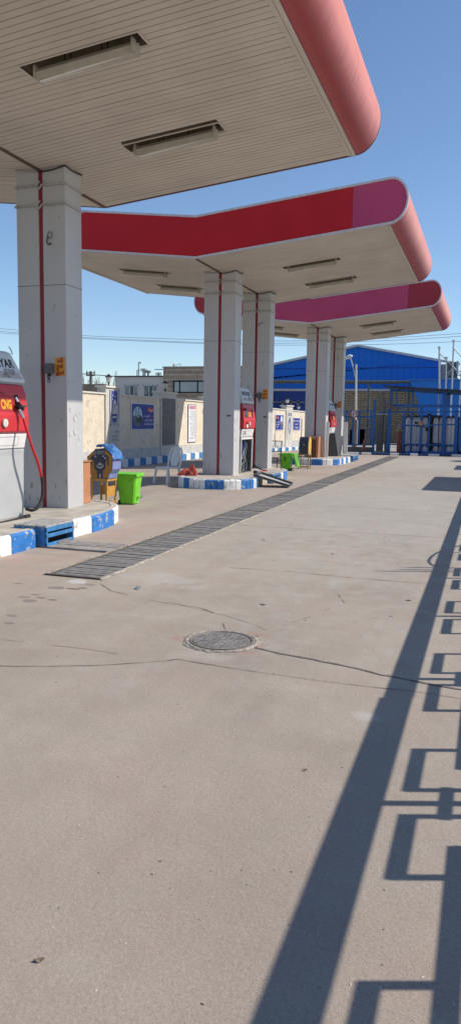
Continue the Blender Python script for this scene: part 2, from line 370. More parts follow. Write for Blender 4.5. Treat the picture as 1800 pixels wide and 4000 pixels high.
# drain grates
slat = M('grate_slat', (.215, .207, .195), .7, .3, 12, bump=.5, bscale=50, chip=(.26, .235, .205), chipamt=.03)
gr = thing('drain_grate', 'long grey slatted drain grate running up the yard beside the pump islands', 'drain grate', (-3.8, DY0, 0))
mb = MB(); y = DY0+.005
while y < DY1-.07:
    s_ = drain_x(y); t = random.uniform(-.004, .004); wd = .075+random.uniform(-.008, .006)
    e0, e1 = random.uniform(0, .012), random.uniform(0, .012)
    z1 = .0+random.uniform(-.008, .001)
    mb.hexa([(DX0+s_+.008+e0, y+t, -.03), (DX1+s_-.008-e1, y-t, -.03), (DX1+s_-.008-e1, y-t+wd, -.03), (DX0+s_+.008+e0, y+t+wd, -.03),
             (DX0+s_+.008+e0, y+t, z1), (DX1+s_-.008-e1, y-t, z1), (DX1+s_-.008-e1, y-t+wd, z1), (DX0+s_+.008+e0, y+t+wd, z1)])
    y += .092
mb.build('slat_panel', slat, gr)
mb = MB(); mb.hexa([(DX0+s0+.004, DY0, -.035), (DX1+s0-.004, DY0, -.035), (DX1+s1-.004, DY1, -.035), (DX0+s1+.004, DY1, -.035), (DX0+s0+.004, DY0, -.022), (DX1+s0-.004, DY0, -.022), (DX1+s1-.004, DY1, -.022), (DX0+s1+.004, DY1, -.022)]); mb.build('silt', M('silt', (.12, .108, .095), .95, .3, 20), gr)
mb = MB(); mb.bar((DX0-.02, DY0-.012, -.002), (DX1+.02, DY0-.012, -.002), .03, .03); mb.build('end_bar', M('rusty_edge', (.05, .035, .03), .8, .3, 30), gr)
for x, sg in ((DX0, -1), (DX1, 1)):      # broken mortar either side
    mb = MB(); vs_ = []; yy = DY0-.03
    while yy < DY1:
        wd = .03+.045*random.random(); z = .004+.008*random.random(); xx = x+drain_x(yy)
        vs_ += [(xx+sg*.002, yy, z), (xx+sg*wd*.6, yy, z+.006*random.random()), (xx+sg*wd, yy, .0025)]; yy += .055
    mb.add(vs_, [(3*i+k, 3*i+k+1, 3*i+k+4, 3*i+k+3) for i in range(len(vs_)//3-1) for k in (0, 1)]); mb.build('mortar_edge', M('edge_mortar', (.375, .335, .28), .95, .3, 16, bump=.8, bscale=30), gr)
sgd = thing('side_grate', 'short worn grate of long slats between the blue step and the drain', 'drain grate', (-4.6, 8.05, 0))
mb = MB()
for i in range(7):
    y = 7.79+i*.083; mb.box(-5.0+random.uniform(-.02, .01), -4.1+random.uniform(-.01, .0), y, y+.066, .003, .012+random.uniform(0, .006))
mb.build('slat_panel', M('worn_slat', (.34, .315, .29), .75, .3, 10, bump=.4, chip=(.25, .23, .21), chipamt=.03), sgd)
mb = MB(); mb.box(-5.02, -4.09, 7.755, 8.39, .0015, .003); mb.build('bed', M('channel_dirt', (.06, .055, .05)), sgd)

# manhole
mc = P(865, 2506); mh = thing('manhole_cover', 'round iron manhole cover in a cracked mortar collar on the open concrete', 'manhole', (mc.x, mc.y, 0))
mb = MB(); n_ = 40; vs_ = []
for i in range(n_):
    a = 2*math.pi*i/n_; r2 = .272+random.uniform(-.014, .018)
    for r_, z in ((.222, .006), (.25, .011+.004*random.random()), (r2, .0022)): vs_.append((mc.x+r_*math.cos(a), mc.y+r_*math.sin(a), z))
mb.add(vs_, [(3*i+k, 3*i+k+1, 3*((i+1) % n_)+k+1, 3*((i+1) % n_)+k) for i in range(n_) for k in (0, 1)]); mb.build('mortar_collar', M('collar_mortar', (.34, .30, .25), .95, .3, 22, bump=.8, bscale=30, chip=(.2, .175, .15), chipamt=.03, chipscale=25), mh)
mb = MB(); mb.lathe(mc, [(.224, .002), (.224, .013), (.212, .013), (.208, .005), (.2, .004)], 40); mb.build('rim', M('iron_rim', (.22, .2, .18), .6, .3, 20, metal=.3), mh)
mb = MB(); mb.lathe(mc, [(.203, .002), (.203, .010), (.19, .0125), (.02, .0135)], 40)
for i in range(10):
    for j in range(10):
        x, y = -.16+.036*i, -.16+.036*j
        if x*x+y*y < .17**2: mb.box(mc.x+x-.009, mc.x+x+.009, mc.y+y-.009, mc.y+y+.009, .012, .0148)
mb.build('lid', M('iron_lid', (.20, .188, .172), .6, .3, 25, bump=.4, chip=(.30, .28, .25), chipamt=.05, chipscale=30), mh)

# ================================================================ PUMP ISLANDS
ICX, IR = -6.0, .95
kerb_top = M('kerb_worn_top', (.47, .445, .40), .9, .2, 12, bump=.4, chip=(.6, .6, .58), chipamt=.02)
def island(y0, y1, label, gap, phase):
    t = thing('pump_island', label, 'pump island', (ICX, (y0+y1)/2, 0), group='pump islands')
    RY = 1.9; ya, yb = y0+IR, y1-RY; H = .225
    prof = [(ICX+(IR-.09)*math.cos(a), ya+(IR-.09)*math.sin(a)) for a in [R(180+180*i/18) for i in range(19)]]+[(ICX+(IR-.09)*math.cos(a), yb+(RY-.09)*math.sin(a)) for a in [R(180*i/24) for i in range(25)]]
    mb = MB(); mb.prism(prof, 'z', 0, H-.012); mb.build('slab', conc, t)
    # kerb stones: walk the outline anticlockwise from the front middle
    L1 = math.pi/2*IR; LS = yb-ya; tot = 2*L1*2+2*LS
    def pt(s, off):
        s %= tot; r_ = IR-off
        if s < L1: a = -math.pi/2+s/IR; return (ICX+r_*math.cos(a), ya+r_*math.sin(a))
        s -= L1
        if s < LS: return (ICX+r_, ya+s)
        s -= LS
        if s < 2*L1: a = s/IR; return (ICX+r_*math.cos(a), yb+(RY-off)*math.sin(a))
        s -= 2*L1
        if s < LS: return (ICX-r_, yb-s)
        s -= LS; a = math.pi+s/IR; return (ICX+r_*math.cos(a), ya+r_*math.sin(a))
    def stone(s0_, s1_, ma):
        k = max(1, int((s1_-s0_)/.07)); q = .012; ch = .03; mb = MB(); vs_ = []
        hz = H+random.uniform(-.006, .008); fo = random.uniform(-.008, .008)
        for i in range(k+1):
            s = s0_+.004+(s1_-s0_-.008)*i/k
            for off, z in ((fo, -.02), (fo, hz-.03), (fo+.025, hz), (.13, hz), (.13, -.02)): vs_.append((*pt(s, off), z))
        fs = [(5*i+j, 5*i+(j+1) % 5, 5*i+5+(j+1) % 5, 5*i+5+j) for i in range(k) for j in (0, 1, 4)]+[tuple(range(4, -1, -1)), tuple(range(5*k, 5*k+5))]
        mb.add(vs_, fs); mb.f += [(5*i+j, 5*i+(j+1) % 5, 5*i+5+(j+1) % 5, 5*i+5+j) for i in range(k) for j in (2, 3)]; mb.m += [1]*(2*k); mb.build('kerb_stone', [ma, kerb_top], t, bevel=.006)
    # coloured lengths
    segs = []
    arc = R(26)*IR; s = R(-25)*IR; i = 0
    order = [whitep, bluep]
    while s < L1-.01:
        e = min(s+arc, L1); k = 3
        for j in range(k): segs.append((s+(e-s)*j/k, s+(e-s)*(j+1)/k, order[(i+phase) % 2]))
        s = e; i += 1
    s = L1
    brk = sorted(gap); cuts = [L1]
    for a, b in brk:
        s = cuts[-1]; end = L1+(a-ya); n_ = max(1, round((end-s)/.5))
        for j in range(n_): segs.append((s+(end-s)*j/n_, s+(end-s)*(j+1)/n_, order[(i+phase) % 2])); i += 1
        cuts.append(L1+(b-ya))
    s = cuts[-1]; segs.append((s, s+.12, rough_conc)); s += .12; end = L1+LS; i = 0; n_ = max(1, round((end-s)/.46))
    for j in range(n_): segs.append((s+(end-s)*j/n_, s+(end-s)*(j+1)/n_, order[i % 2])); i += 1
    s = end
    while s < tot-R(27)*IR:
        e = s+arc*(1 if s < end+2*L1 or s > tot-L1 else 1.1)
        e = min(e, tot-R(25)*IR)
        segs.append((s, e, order[i % 2])); s = e; i += 1
    for a, b, ma in segs: stone(a, b, ma)
    return t
island(3.9, 11.0, 'nearest pump island with a blue and white kerb and a blue step set in it', [(7.74, 8.46)], 1)
island(15.95, 21.2, 'middle pump island with a rounded blue and white kerb under an opened dispenser', [(17.0, 19.0)], 0)
island(26.72, 32.5, 'farthest pump island with a blue and white kerb by the black panel', [(29.6, 31.3)], 0)

# blue steel steps set into the kerb gaps
stepm = M('blue_step_paint', (.04, .19, .42), .5, .25, 9, chip=(.3, .3, .3), chipamt=.03, chipscale=20)
def step_box(y0, y1, x1, label, ztop):
    t = thing('steel_step', label, 'step', (x1-.3, (y0+y1)/2, 0), group='blue steel steps in the island kerbs')
    x0 = x1-.46; mb = MB(); k = 8
    for i in range(k): a = x0+(x1-x0)*i/k; mb.box(a, a+(x1-x0)/k-.012, y0, y1, ztop-.02, ztop+random.uniform(-.002, .002))
    mb.build('tread', M('step_tread', (.36, .35, .33), .55, .25, 12, chip=(.10, .2, .32), chipamt=.03, streak=1), t)
    mb = MB()
    for z0, z1 in ((ztop-.075, ztop-.022), (ztop-.145, ztop-.1), (.012, .05)): mb.box(x1-.02, x1, y0, y1, z0, z1)
    for yy in (y0, y1-.03): mb.box(x1-.028, x1-.002, yy, yy+.03, .01, ztop-.02); mb.box(x0, x1-.03, yy+.002, yy+.02, .01, ztop-.022)
    mb.build('frame', stepm, t, bevel=.003)
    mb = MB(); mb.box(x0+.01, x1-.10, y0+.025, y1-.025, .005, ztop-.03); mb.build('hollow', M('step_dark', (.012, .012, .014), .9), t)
    mb = MB(); mb.box(x1+.001, x1+.008, y0+(y1-y0)*.38, y0+(y1-y0)*.8, .01, .046); mb.build('plate', M('worn_steel', (.2, .18, .17), .6, .3, 20), t)
step_box(7.79, 8.42, -4.93, 'blue steel step with a slatted top set in the nearest island kerb', .262)
step_box(18.15, 18.95, -5.02, 'blue steel step half hidden behind the leaning grey panel', .25)
step_box(29.9, 31.2, -5.0, 'blue steel step in the farthest island kerb', .25)
# ================================================================ CANOPIES
XC, ZC, SL, HW = -6.247, 5.051, .11, 4.15
FH, ERX = .91, .36                       # fascia height, bullnose reach
soffit_m = M('soffit_cream', (.62, .56, .48), .5, .09, 1.1, spec=.35)
void_m = M('soffit_void', (.10, .085, .07), .9)
red_f = M('fascia_red', (.56, .022, .030), .6, .07, 1.2, spec=.2)
mag_f = M('fascia_magenta', (.54, .078, .165), .6, .08, .9, spec=.2)
red2_f = M('fascia_dull_red', (.38, .045, .06), .6, .07, 1.2, spec=.2)
def bull_material():                     # red nose with sun and shade painted in: salmon above, deep red below
    ma = bpy.data.materials.new('bullnose_shaded_red'); ma.use_nodes = True; n = ma.node_tree.nodes; L = ma.node_tree.links
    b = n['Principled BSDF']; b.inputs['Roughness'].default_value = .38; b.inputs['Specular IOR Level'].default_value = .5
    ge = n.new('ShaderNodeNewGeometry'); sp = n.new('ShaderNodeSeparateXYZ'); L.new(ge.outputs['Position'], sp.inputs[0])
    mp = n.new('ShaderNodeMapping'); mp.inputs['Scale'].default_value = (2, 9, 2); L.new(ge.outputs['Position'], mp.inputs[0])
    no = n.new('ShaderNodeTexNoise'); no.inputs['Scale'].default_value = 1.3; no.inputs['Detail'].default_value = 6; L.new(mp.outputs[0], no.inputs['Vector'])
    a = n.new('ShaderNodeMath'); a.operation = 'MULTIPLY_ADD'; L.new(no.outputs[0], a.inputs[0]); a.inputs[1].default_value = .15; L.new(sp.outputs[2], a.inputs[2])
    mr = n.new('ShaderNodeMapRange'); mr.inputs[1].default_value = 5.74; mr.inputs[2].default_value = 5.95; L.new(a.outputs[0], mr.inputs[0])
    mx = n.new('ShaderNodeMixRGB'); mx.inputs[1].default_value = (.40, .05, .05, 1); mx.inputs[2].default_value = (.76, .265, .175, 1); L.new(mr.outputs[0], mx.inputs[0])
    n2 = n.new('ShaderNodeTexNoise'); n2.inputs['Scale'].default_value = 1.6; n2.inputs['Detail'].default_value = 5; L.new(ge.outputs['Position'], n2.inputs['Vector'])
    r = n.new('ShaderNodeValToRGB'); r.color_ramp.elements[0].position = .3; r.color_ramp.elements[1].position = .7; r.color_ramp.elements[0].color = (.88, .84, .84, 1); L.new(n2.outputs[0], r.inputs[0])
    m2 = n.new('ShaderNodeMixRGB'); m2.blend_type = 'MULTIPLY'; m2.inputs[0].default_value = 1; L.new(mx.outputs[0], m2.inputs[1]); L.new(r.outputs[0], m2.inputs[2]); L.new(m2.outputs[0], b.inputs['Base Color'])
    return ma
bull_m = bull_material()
trim_m = M('trim_white', (.62, .61, .60), .5, .15, 20)
brown_m = M('trim_brown', (.13, .065, .05), .6, .3, 20)
col_m = M('column_sheet', (.50, .49, .485), .5, .08, 1.5, chip=(.36, .355, .35), chipamt=-.03, chipscale=7, streak=.35)
stripe_m = M('column_red_stripe', (.27, .018, .028), .5, .15, 10)
seam_m = M('seam', (.10, .095, .09), .8)
cond_m = M('conduit', (.42, .40, .38), .5, .15, 10)
lamp_m = M('lamp_housing', (.44, .405, .34), .4, .1, 10)
tube_m = M('lamp_tube', (.75, .74, .70), .25, .03)
def zs(x): return ZC+SL*abs(x-XC)
def outline(inset=0):
    """closed outline in (x,z): lower edge left to right, right nose, upper edge back, left nose"""
    H2 = FH/2-inset; rx = ERX-inset*.8; o = []
    def mid(x): return zs(x)+FH/2
    o.append((XC-HW, mid(XC-HW)-H2)); o.append((XC, mid(XC)-H2)); o.append((XC+HW, mid(XC+HW)-H2))
    for i in range(1, 16):
        a = -math.pi/2+math.pi*i/16; o.append((XC+HW+rx*math.cos(a), mid(XC+HW)+H2*math.sin(a)+SL*rx*math.cos(a)*.5))
    o.append((XC+HW, mid(XC+HW)+H2)); o.append((XC, mid(XC)+H2)); o.append((XC-HW, mid(XC-HW)+H2))
    for i in range(1, 16):
        a = math.pi/2+math.pi*i/16; o.append((XC-HW+rx*math.cos(a), mid(XC-HW)+H2*math.sin(a)-SL*rx*math.cos(a)*.5))
    return o
def clip(poly, x0, x1):                  # keep x0<=x<=x1
    for lim, sg in ((x0, 1), (x1, -1)):
        out = []
        for (ax, az), (bx, bz) in zip(poly, poly[1:]+poly[:1]):
            ia, ib = sg*(ax-lim) >= 0, sg*(bx-lim) >= 0
            if ia: out.append((ax, az))
            if ia != ib: t = (lim-ax)/(bx-ax); out.append((lim, az+(bz-az)*t))
        poly = out
    return poly
def canopy(y0, y1, cols, label, front, recess, hi):
    t = thing('canopy', label, 'canopy', (XC, (y0+y1)/2, 0), group='petrol station canopies')
    # recess rectangles (x0,x1,y0,y1) both wings
    rec = []
    for ry in recess: rec += [(-4.85, -3.49, ry, ry+.25), (2*XC+3.49-.18, 2*XC+4.85-.18, ry, ry+.25)]
    # soffit strips
    for name, xa, xb in (('soffit', XC+.03, XC+HW), ('soffit', XC-HW, XC-.03)):
        mb = MB(); y = y0+.05; pitch = .105
        while y < y1-.06:
            ye = min(y+pitch-.013, y1-.05); iv = [(xa, xb)]
            for rx0, rx1, ry0, ry1 in rec:
                if rx0 > xa and rx1 < xb and y < ry1 and ye > ry0: iv = [q for a, b in iv for q in ((a, rx0), (rx1, b)) if q[1]-q[0] > .01]
            dz = random.uniform(-.002, .002)
            for a, b in iv:
                mb.hexa([(a, y, zs(a)+dz), (b, y, zs(b)+dz), (b, ye, zs(b)+dz), (a, ye, zs(a)+dz), (a, y, zs(a)+.014), (b, y, zs(b)+.014), (b, ye, zs(b)+.014), (a, ye, zs(a)+.014)])
            y += pitch
        mb.build(name, soffit_m, t)
    # dark board above the strips, with the recess holes left open
    mb = MB()
    for xa, xb in ((XC, XC+HW), (XC-HW, XC)):
        ys = sorted({y0+.04, y1-.04}|{v for r_ in rec for v in (r_[2]-.012, r_[3]+.012)})
        for ya, yb in zip(ys, ys[1:]):
            iv = [(xa, xb)]
            for rx0, rx1, ry0, ry1 in rec:
                if rx0 > xa and rx1 < xb and ya < ry1 and yb > ry0+.01 and yb-ya < .4: iv = [q for a, b in iv for q in ((a, rx0-.012), (rx1+.012, b)) if q[1] > q[0]]
            for a, b in iv: mb.hexa([(a, ya, zs(a)+.02), (b, ya, zs(b)+.02), (b, yb, zs(b)+.02), (a, yb, zs(a)+.02), (a, ya, zs(a)+.03), (b, ya, zs(b)+.03), (b, yb, zs(b)+.03), (a, yb, zs(a)+.03)])
    mb.build('backing_board', void_m, t)
    # lights sunk in the soffit
    for k, (x0, x1, ry0, ry1) in enumerate(rec):
        mb = MB(); H = .26
        for a, b, c, d in ((x0-.01, x0, ry0, ry1), (x1, x1+.01, ry0, ry1), (x0-.01, x1+.01, ry0-.01, ry0), (x0-.01, x1+.01, ry1, ry1+.01)):
            mb.hexa([(a, c, zs(a)-.006), (b, c, zs(b)-.006), (b, d, zs(b)-.006), (a, d, zs(a)-.006), (a, c, zs(a)+H), (b, c, zs(b)+H), (b, d, zs(b)+H), (a, d, zs(a)+H)])
        mb.hexa([(x0, ry0, zs(x0)+H-.02), (x1, ry0, zs(x1)+H-.02), (x1, ry1, zs(x1)+H-.02), (x0, ry1, zs(x0)+H-.02), (x0, ry0, zs(x0)+H), (x1, ry0, zs(x1)+H), (x1, ry1, zs(x1)+H), (x0, ry1, zs(x0)+H)])
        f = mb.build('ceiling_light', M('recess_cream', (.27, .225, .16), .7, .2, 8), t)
        mb = MB(); w_ = .022                # white rim
        for a, b, c, d in ((x0-w_, x0, ry0-w_, ry1+w_), (x1, x1+w_, ry0-w_, ry1+w_), (x0, x1, ry0-w_, ry0), (x0, x1, ry1, ry1+w_)):
            mb.hexa([(a, c, zs(a)-.012), (b, c, zs(b)-.012), (b, d, zs(b)-.012), (a, d, zs(a)-.012), (a, c, zs(a)-.003), (b, c, zs(b)-.003), (b, d, zs(b)-.003), (a, d, zs(a)-.003)])
        mb.build('rim', soffit_m, f)
        mb = MB(); xa, xb = x0+.13, x1-.10; yc = (ry0+ry1)/2+.035; dz = .0
        def pz(x, z): return zs(x)+z-.07
        prof = [(-.055, -.055), (-.075, .01), (-.045, .055), (.045, .055), (.075, .01), (.055, -.055)]
        mb.add([(xa, yc+q[0], pz(xa, q[1])) for q in prof]+[(xb, yc+q[0], pz(xb, q[1])) for q in prof], [(5, 4, 3, 2, 1, 0), (6, 7, 8, 9, 10, 11)]+[(i, (i+1) % 6, 6+(i+1) % 6, 6+i) for i in range(6)])
        for xe in (xa, xb): mb.hexa([(xe-.012, yc-.085, pz(xe, -.045)), (xe+.012, yc-.085, pz(xe, -.045)), (xe+.012, yc+.085, pz(xe, -.045)), (xe-.012, yc+.085, pz(xe, -.045)), (xe-.012, yc-.085, pz(xe, .085)), (xe+.012, yc-.085, pz(xe, .085)), (xe+.012, yc+.085, pz(xe, .085)), (xe-.012, yc+.085, pz(xe, .085))])
        mb.build('lamp_housing', lamp_m, f)
        mb = MB(); mb.tube([(xa+.04, yc-.03, pz(xa, -.065)), (xb-.04, yc-.03, pz(xb, -.045))], .013, 8); mb.tube([(xa+.04, yc+.03, pz(xa, -.045)), (xb-.04, yc+.03, pz(xb, -.045))], .013, 8); mb.build('lamp_tube', tube_m, f)
        mb = MB()
        for q in (.3, .36, .68, .74):
            x = xa+(xb-xa)*q; mb.bar((x, yc-.03, pz(x, .07)), (x, yc-.03, pz(x, H-.03)), .012, .004)
        mb.tube(curve([(xb-.02, yc, pz(xb, .05)), (xb+.05, yc, pz(xb, .1)), (xb+.02, yc-.05, pz(xb, .2)), (xb-.12, yc-.06, pz(xb, .23))]), .006, 6); mb.build('hanger', dark, f)
    # gable panels front and back
    for yy, dirn, isf in ((y0, -1, True), (y1, 1, False)):
        for a, b, ma in (front if isf else [(-20, 20, front[0][2])]):
            pl = clip(outline(.045), a, b); mb = MB()
            mb.prism(pl, 'y', yy, yy+.02*-dirn); mb.build('fascia_panel', ma, t)
        mb = MB(); oo, ii = outline(0), outline(.045); n_ = len(oo); vs_ = []
        for (a, b), (c, d) in zip(oo, ii):
            vs_ += [(a, yy+dirn*.022, b), (c, yy+dirn*.022, d), (a, yy-dirn*.03, b), (c, yy-dirn*.03, d)]
        mb.add(vs_, [(4*i+p_, 4*i+q_, 4*((i+1) % n_)+q_, 4*((i+1) % n_)+p_) for i in range(n_) for p_, q_ in ((0, 1), (1, 3), (3, 2), (2, 0))]); mb.build('edge_trim', trim_m if isf else brown_m, t)
    # rounded long edges
    o = outline(0)
    for rng in (range(2, 19), range(20, 37)):
        pts = [o[i % len(o)] for i in rng]; mb = MB(); ys = [y0+.031, y0+(y1-y0)*.70, y0+(y1-y0)*.70+.008, y1-.031]; vs_ = []
        for yy in ys:
            vs_ += [(x, yy, z) for x, z in pts]
        k = len(pts); cx = sum(p[0] for p in pts)/k
        for j in (1, 2):
            for i in range(k): v = vs_[j*k+i]; pass
        mb.add(vs_, [(j*k+i, j*k+i+1, (j+1)*k+i+1, (j+1)*k+i) for j in (0, 2) for i in range(k-1)])
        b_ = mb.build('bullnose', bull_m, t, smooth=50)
        mb = MB(); s2 = [(x+(.004 if x < cx else -.004)*0, z) for x, z in pts]; mb.add([(x, ys[1]-.003, z) for x, z in s2]+[(x, ys[2]+.003, z) for x, z in s2], [(i, i+1, k+i+1, k+i) for i in range(k-1)])
        for q in range(len(mb.v)): mb.v[q].x += (cx-mb.v[q].x)*.012
        mb.build('bullnose_seam', seam_m, b_)
    for sg in (1, -1):
        mb = MB(); x = XC+sg*HW
        mb.bar((x-sg*.012, y0+.04, zs(x)-.016), (x-sg*.012, y1-.04, zs(x)-.016), .045, .022); mb.bar((x-sg*.07, y0+.04, zs(x-sg*.07)-.005), (x-sg*.07, y1-.04, zs(x-sg*.07)-.005), .05, .008)
        mb.build('soffit_angle', soffit_m, t)
    mb = MB(); mb.bar((XC, y0+.04, ZC-.004), (XC, y1-.03, ZC-.004), .05, .02); mb.build('valley_trim', brown_m, t)
    # roof deck
    mb = MB(); top = [o[18], o[19], o[20]]
    mb.add([(x, y, z-dz) for y in (y0+.03, y1-.03) for dz in (.012, .04) for x, z in (o[18], o[19], o[20])], [(0, 1, 7, 6), (1, 2, 8, 7), (3, 4, 10, 9), (4, 5, 11, 10), (0, 1, 4, 3), (1, 2, 5, 4), (6, 7, 10, 9), (7, 8, 11, 10)])
    mb.build('roof_deck', M('roof_sheet', (.35, .35, .36), .6), t)
    # columns
    A, D, G = .402, .46, .036
    for c in cols:
        mb = MB()
        for xa, xb in ((XC-A, XC-G), (XC+G, XC+A)):
            mb.hexa([(xa, c, .2), (xb, c, .2), (xb, c+D, .2), (xa, c+D, .2), (xa, c, zs(xa)+.008), (xb, c, zs(xb)+.008), (xb, c+D, zs(xb)+.008), (xa, c+D, zs(xa)+.008)])
        co = mb.build('column', col_m, t, bevel=.008)
        mb = MB(); mb.box(XC-G, XC+G, c+.025, c+D-.025, .2, ZC+.004); mb.build('red_stripe', stripe_m, co)
        mb = MB()
        for z in (3.45,):
            e = .0015
            for xa, xb in ((XC-A-e, XC-G-.002), (XC+G+.002, XC+A+e)): mb.box(xa, xb, c-e, c+D+e, z, z+.008)
        mb.build('sheet_seam', seam_m, co)
        for z in (4.84, 4.57):
            for sg in (-1, 1):
                x0_, x1_ = XC+sg*(A+.016), XC+sg*.07; mb = MB()
                pts = [(x1_-sg*.08, c-.02, z+(.06 if sg < 0 else -.05)), (x1_-sg*.03, c-.024, z+.01), (x1_+sg*.03, c-.022, z), (x0_-sg*.03, c-.02, z+.004), (x0_, c-.006, z+.004), (x0_, c+.05, z), (x0_, c+D, z-.01)]
                mb.tube(pts, .013, 8)
                for px_ in (x0_-sg*.045, x1_+sg*.05): mb.box(px_-.012, px_+.012, c-.042, c, z-.016, z+.02)
                mb.build('conduit', cond_m, co, smooth=40)
        mb = MB(); mb.tube([(XC-A-.01, c-.01, zs(XC-A)-.02), (XC-A*.6, c-.012, zs(XC-A*.6)-.03), (XC-G, c-.012, ZC-.02)], .01, 6, m=1)
        mb.tube([(XC+G, c-.012, ZC-.025), (XC+A*.5, c-.012, zs(XC+A*.5)-.035), (XC+A+.01, c-.01, zs(XC+A)-.015), (XC+A+.012, c+D*.5, zs(XC+A)-.03), (XC+A+.012, c+D, zs(XC+A)-.01)], .01, 6, m=0)
        mb.build('top_cable', [dark, cond_m], co)
        if hi:                           # torn sticker traces on the lit face
            mb = MB()
            for i_ in range(11):
                y = c+random.uniform(.05, .38); z = random.uniform(1.05, 1.75)
                pl = [(math.cos(a)*random.uniform(.012, .05), math.sin(a)*random.uniform(.015, .06)) for a in [i*math.pi/4 for i in range(8)]]
                mb.flat(pl, (XC+A+.0022+.0005*i_, y, z), (0, 1, 0), (0, 0, 1))
            mb.build('sticker_trace', M('sticker_paper', (.53, .53, .525), .7, .12, 60), co)
            mb = MB()
            for i_ in range(14):
                x = XC+random.choice((-1, 1))*random.uniform(.07, .38); z = .25+abs(random.gauss(0, .45)); h_ = random.uniform(.01, .05); wd = random.uniform(.002, .006)
                mb.flat([(-wd, -h_), (wd, -h_*.7), (wd*.6, h_), (-wd, h_*.8)], (x, c-.002-.0004*i_, z), (1, 0, 0), (0, 0, 1))
            mb.build('scratch', M('scratch_dark', (.2, .2, .2), .8), co)
    return t
canopy(5.1, 11.80, (6.72, 9.82), 'nearest canopy overhead with a cream slatted soffit and a salmon and deep red rounded edge', [(-20, -2.86, red_f), (-2.86, 9, mag_f)], (7.26, 9.65), True)
canopy(15.93, 22.46, (17.54, 20.57), 'middle canopy with a bright red fascia ending in a magenta panel', [(-20, -2.853, red_f), (-2.847, 9, mag_f)], (17.98, 20.33), True)
canopy(27.28, 34.16, (28.49, 31.79), 'farthest canopy with a magenta fascia ending in a dull red panel', [(-20, -9.65, red2_f), (-9.645, -2.853, mag_f), (-2.847, 9, red2_f)], (29.38, 31.95), True)

# ---------------------------------------------------------------- switches and stickers on the columns
def switch(c, label):
    t = thing('emergency_switch', label, 'switch', (-6.13, c, 2.2), group='emergency switches')
    mb = MB(); mb.box(-6.165, -6.045, c-.10, c, 2.19, 2.335); mb.build('box', M('switch_box', (.12, .115, .115), .5, .3, 30, chip=(.3, .05, .04), chipamt=-.03), t, bevel=.008)
    mb = MB(); mb.tube([(-6.20, c-.03, 2.25), (-6.16, c-.05, 2.27)], .035, 8); mb.tube([(-6.105, c-.05, 2.19), (-6.105, c-.05, 2.15)], .026, 10); mb.build('gland', dark, t)
    mb = MB(); mb.tube([(-6.10, c-.06, 2.16), (-6.085, c-.085, 2.10)], .008, 6); mb.tube([(-6.125, c-.07, 2.16), (-6.10, c-.085, 2.11)], .006, 6)
    mb.tube([(-6.09+.022*math.cos(a), c-.085, 2.085+.022*math.sin(a)) for a in [i*math.pi/6 for i in range(13)]], .006, 6); mb.build('pull_ring', black, t)
def sticker(c, label):
    t = thing('warning_sticker', label, 'sticker', (-5.955, c, 2.2), group='orange stickers on the columns')
    x0, x1, z0, z1 = -6.035, -5.872, 2.16, 2.425
    mb = MB(); mb.box(x0, x1, c-.0035, c, z0, z1); mb.build('sheet', M('sticker_orange', (.72, .31, .035), .5, .1, 20), t)
    mb = MB()
    for s, z in (('کلید', 2.385), ('قطع', 2.30), ('اضطراری', 2.205)): mb.text(fa(s), ((x0+x1)/2, c-.0048, z), (1, 0, 0), (0, 0, 1), .085, bold=.006, fit=.135 if len(s) > 6 else .11)
    mb.build('lettering', M('sticker_red_ink', (.30, .035, .02), .6), t)
for c, w_ in ((9.82, 'near column'), (20.57, 'column behind the opened dispenser'), (31.79, 'farthest column')):
    switch(c, 'dark emergency switch box with a pull ring on the %s' % w_)
    sticker(c, 'orange sticker with red Persian lettering on the %s' % w_)
for c, x in ((17.54, -5.98), (20.57, -5.94)):
    mb = MB(); mb.box(x-.05, x+.03, c-.004, c, 1.645, 1.685); mb.disc((x+.06, c-.003, 1.665), (1, 0, 0), (0, 0, 1), .014, n=10)
    one(mb, 'small_label', M('blue_black_label', (.05, .05, .11), .5), 'tiny dark label on the shaded face of the %s' % ('column left of the opened dispenser' if c < 18 else 'column right of the opened dispenser'), 'label')
def hook(pts, label):
    mb = MB(); mb.tube(curve(pts), .008, 6); one(mb, 'wire_hook', dark, label, 'hook', 'wire ends on the columns')
def hk(px, py, c): return P(px, py, 1, c-.02)
hook([hk(188, 920, 9.82), hk(184, 945, 9.82), hk(192, 956, 9.82), hk(200, 948, 9.82)], 'short curled wire end low on the nearest column')
mb = MB(); mb.tube([hk(196, 918, 9.82)+Vector((.035*math.cos(a), 0, .045*math.sin(a))) for a in [i*math.pi/7 for i in range(15)]], .005, 6); one(mb, 'wire_ring', M('wire_grey', (.07, .07, .07), .6), 'grey wire ring high on the shaded face of the nearest column', 'ring')
hook([hk(1008, 1274, 20.57), hk(1012, 1265, 20.57), hk(1022, 1262, 20.57), hk(1024, 1258, 20.57)], 'bent cable end high on the column right of the opened dispenser')
hook([hk(1317, 1408, 31.79), hk(1320, 1400, 31.79), hk(1316, 1394, 31.79)], 'looped cable end high on the farthest column')
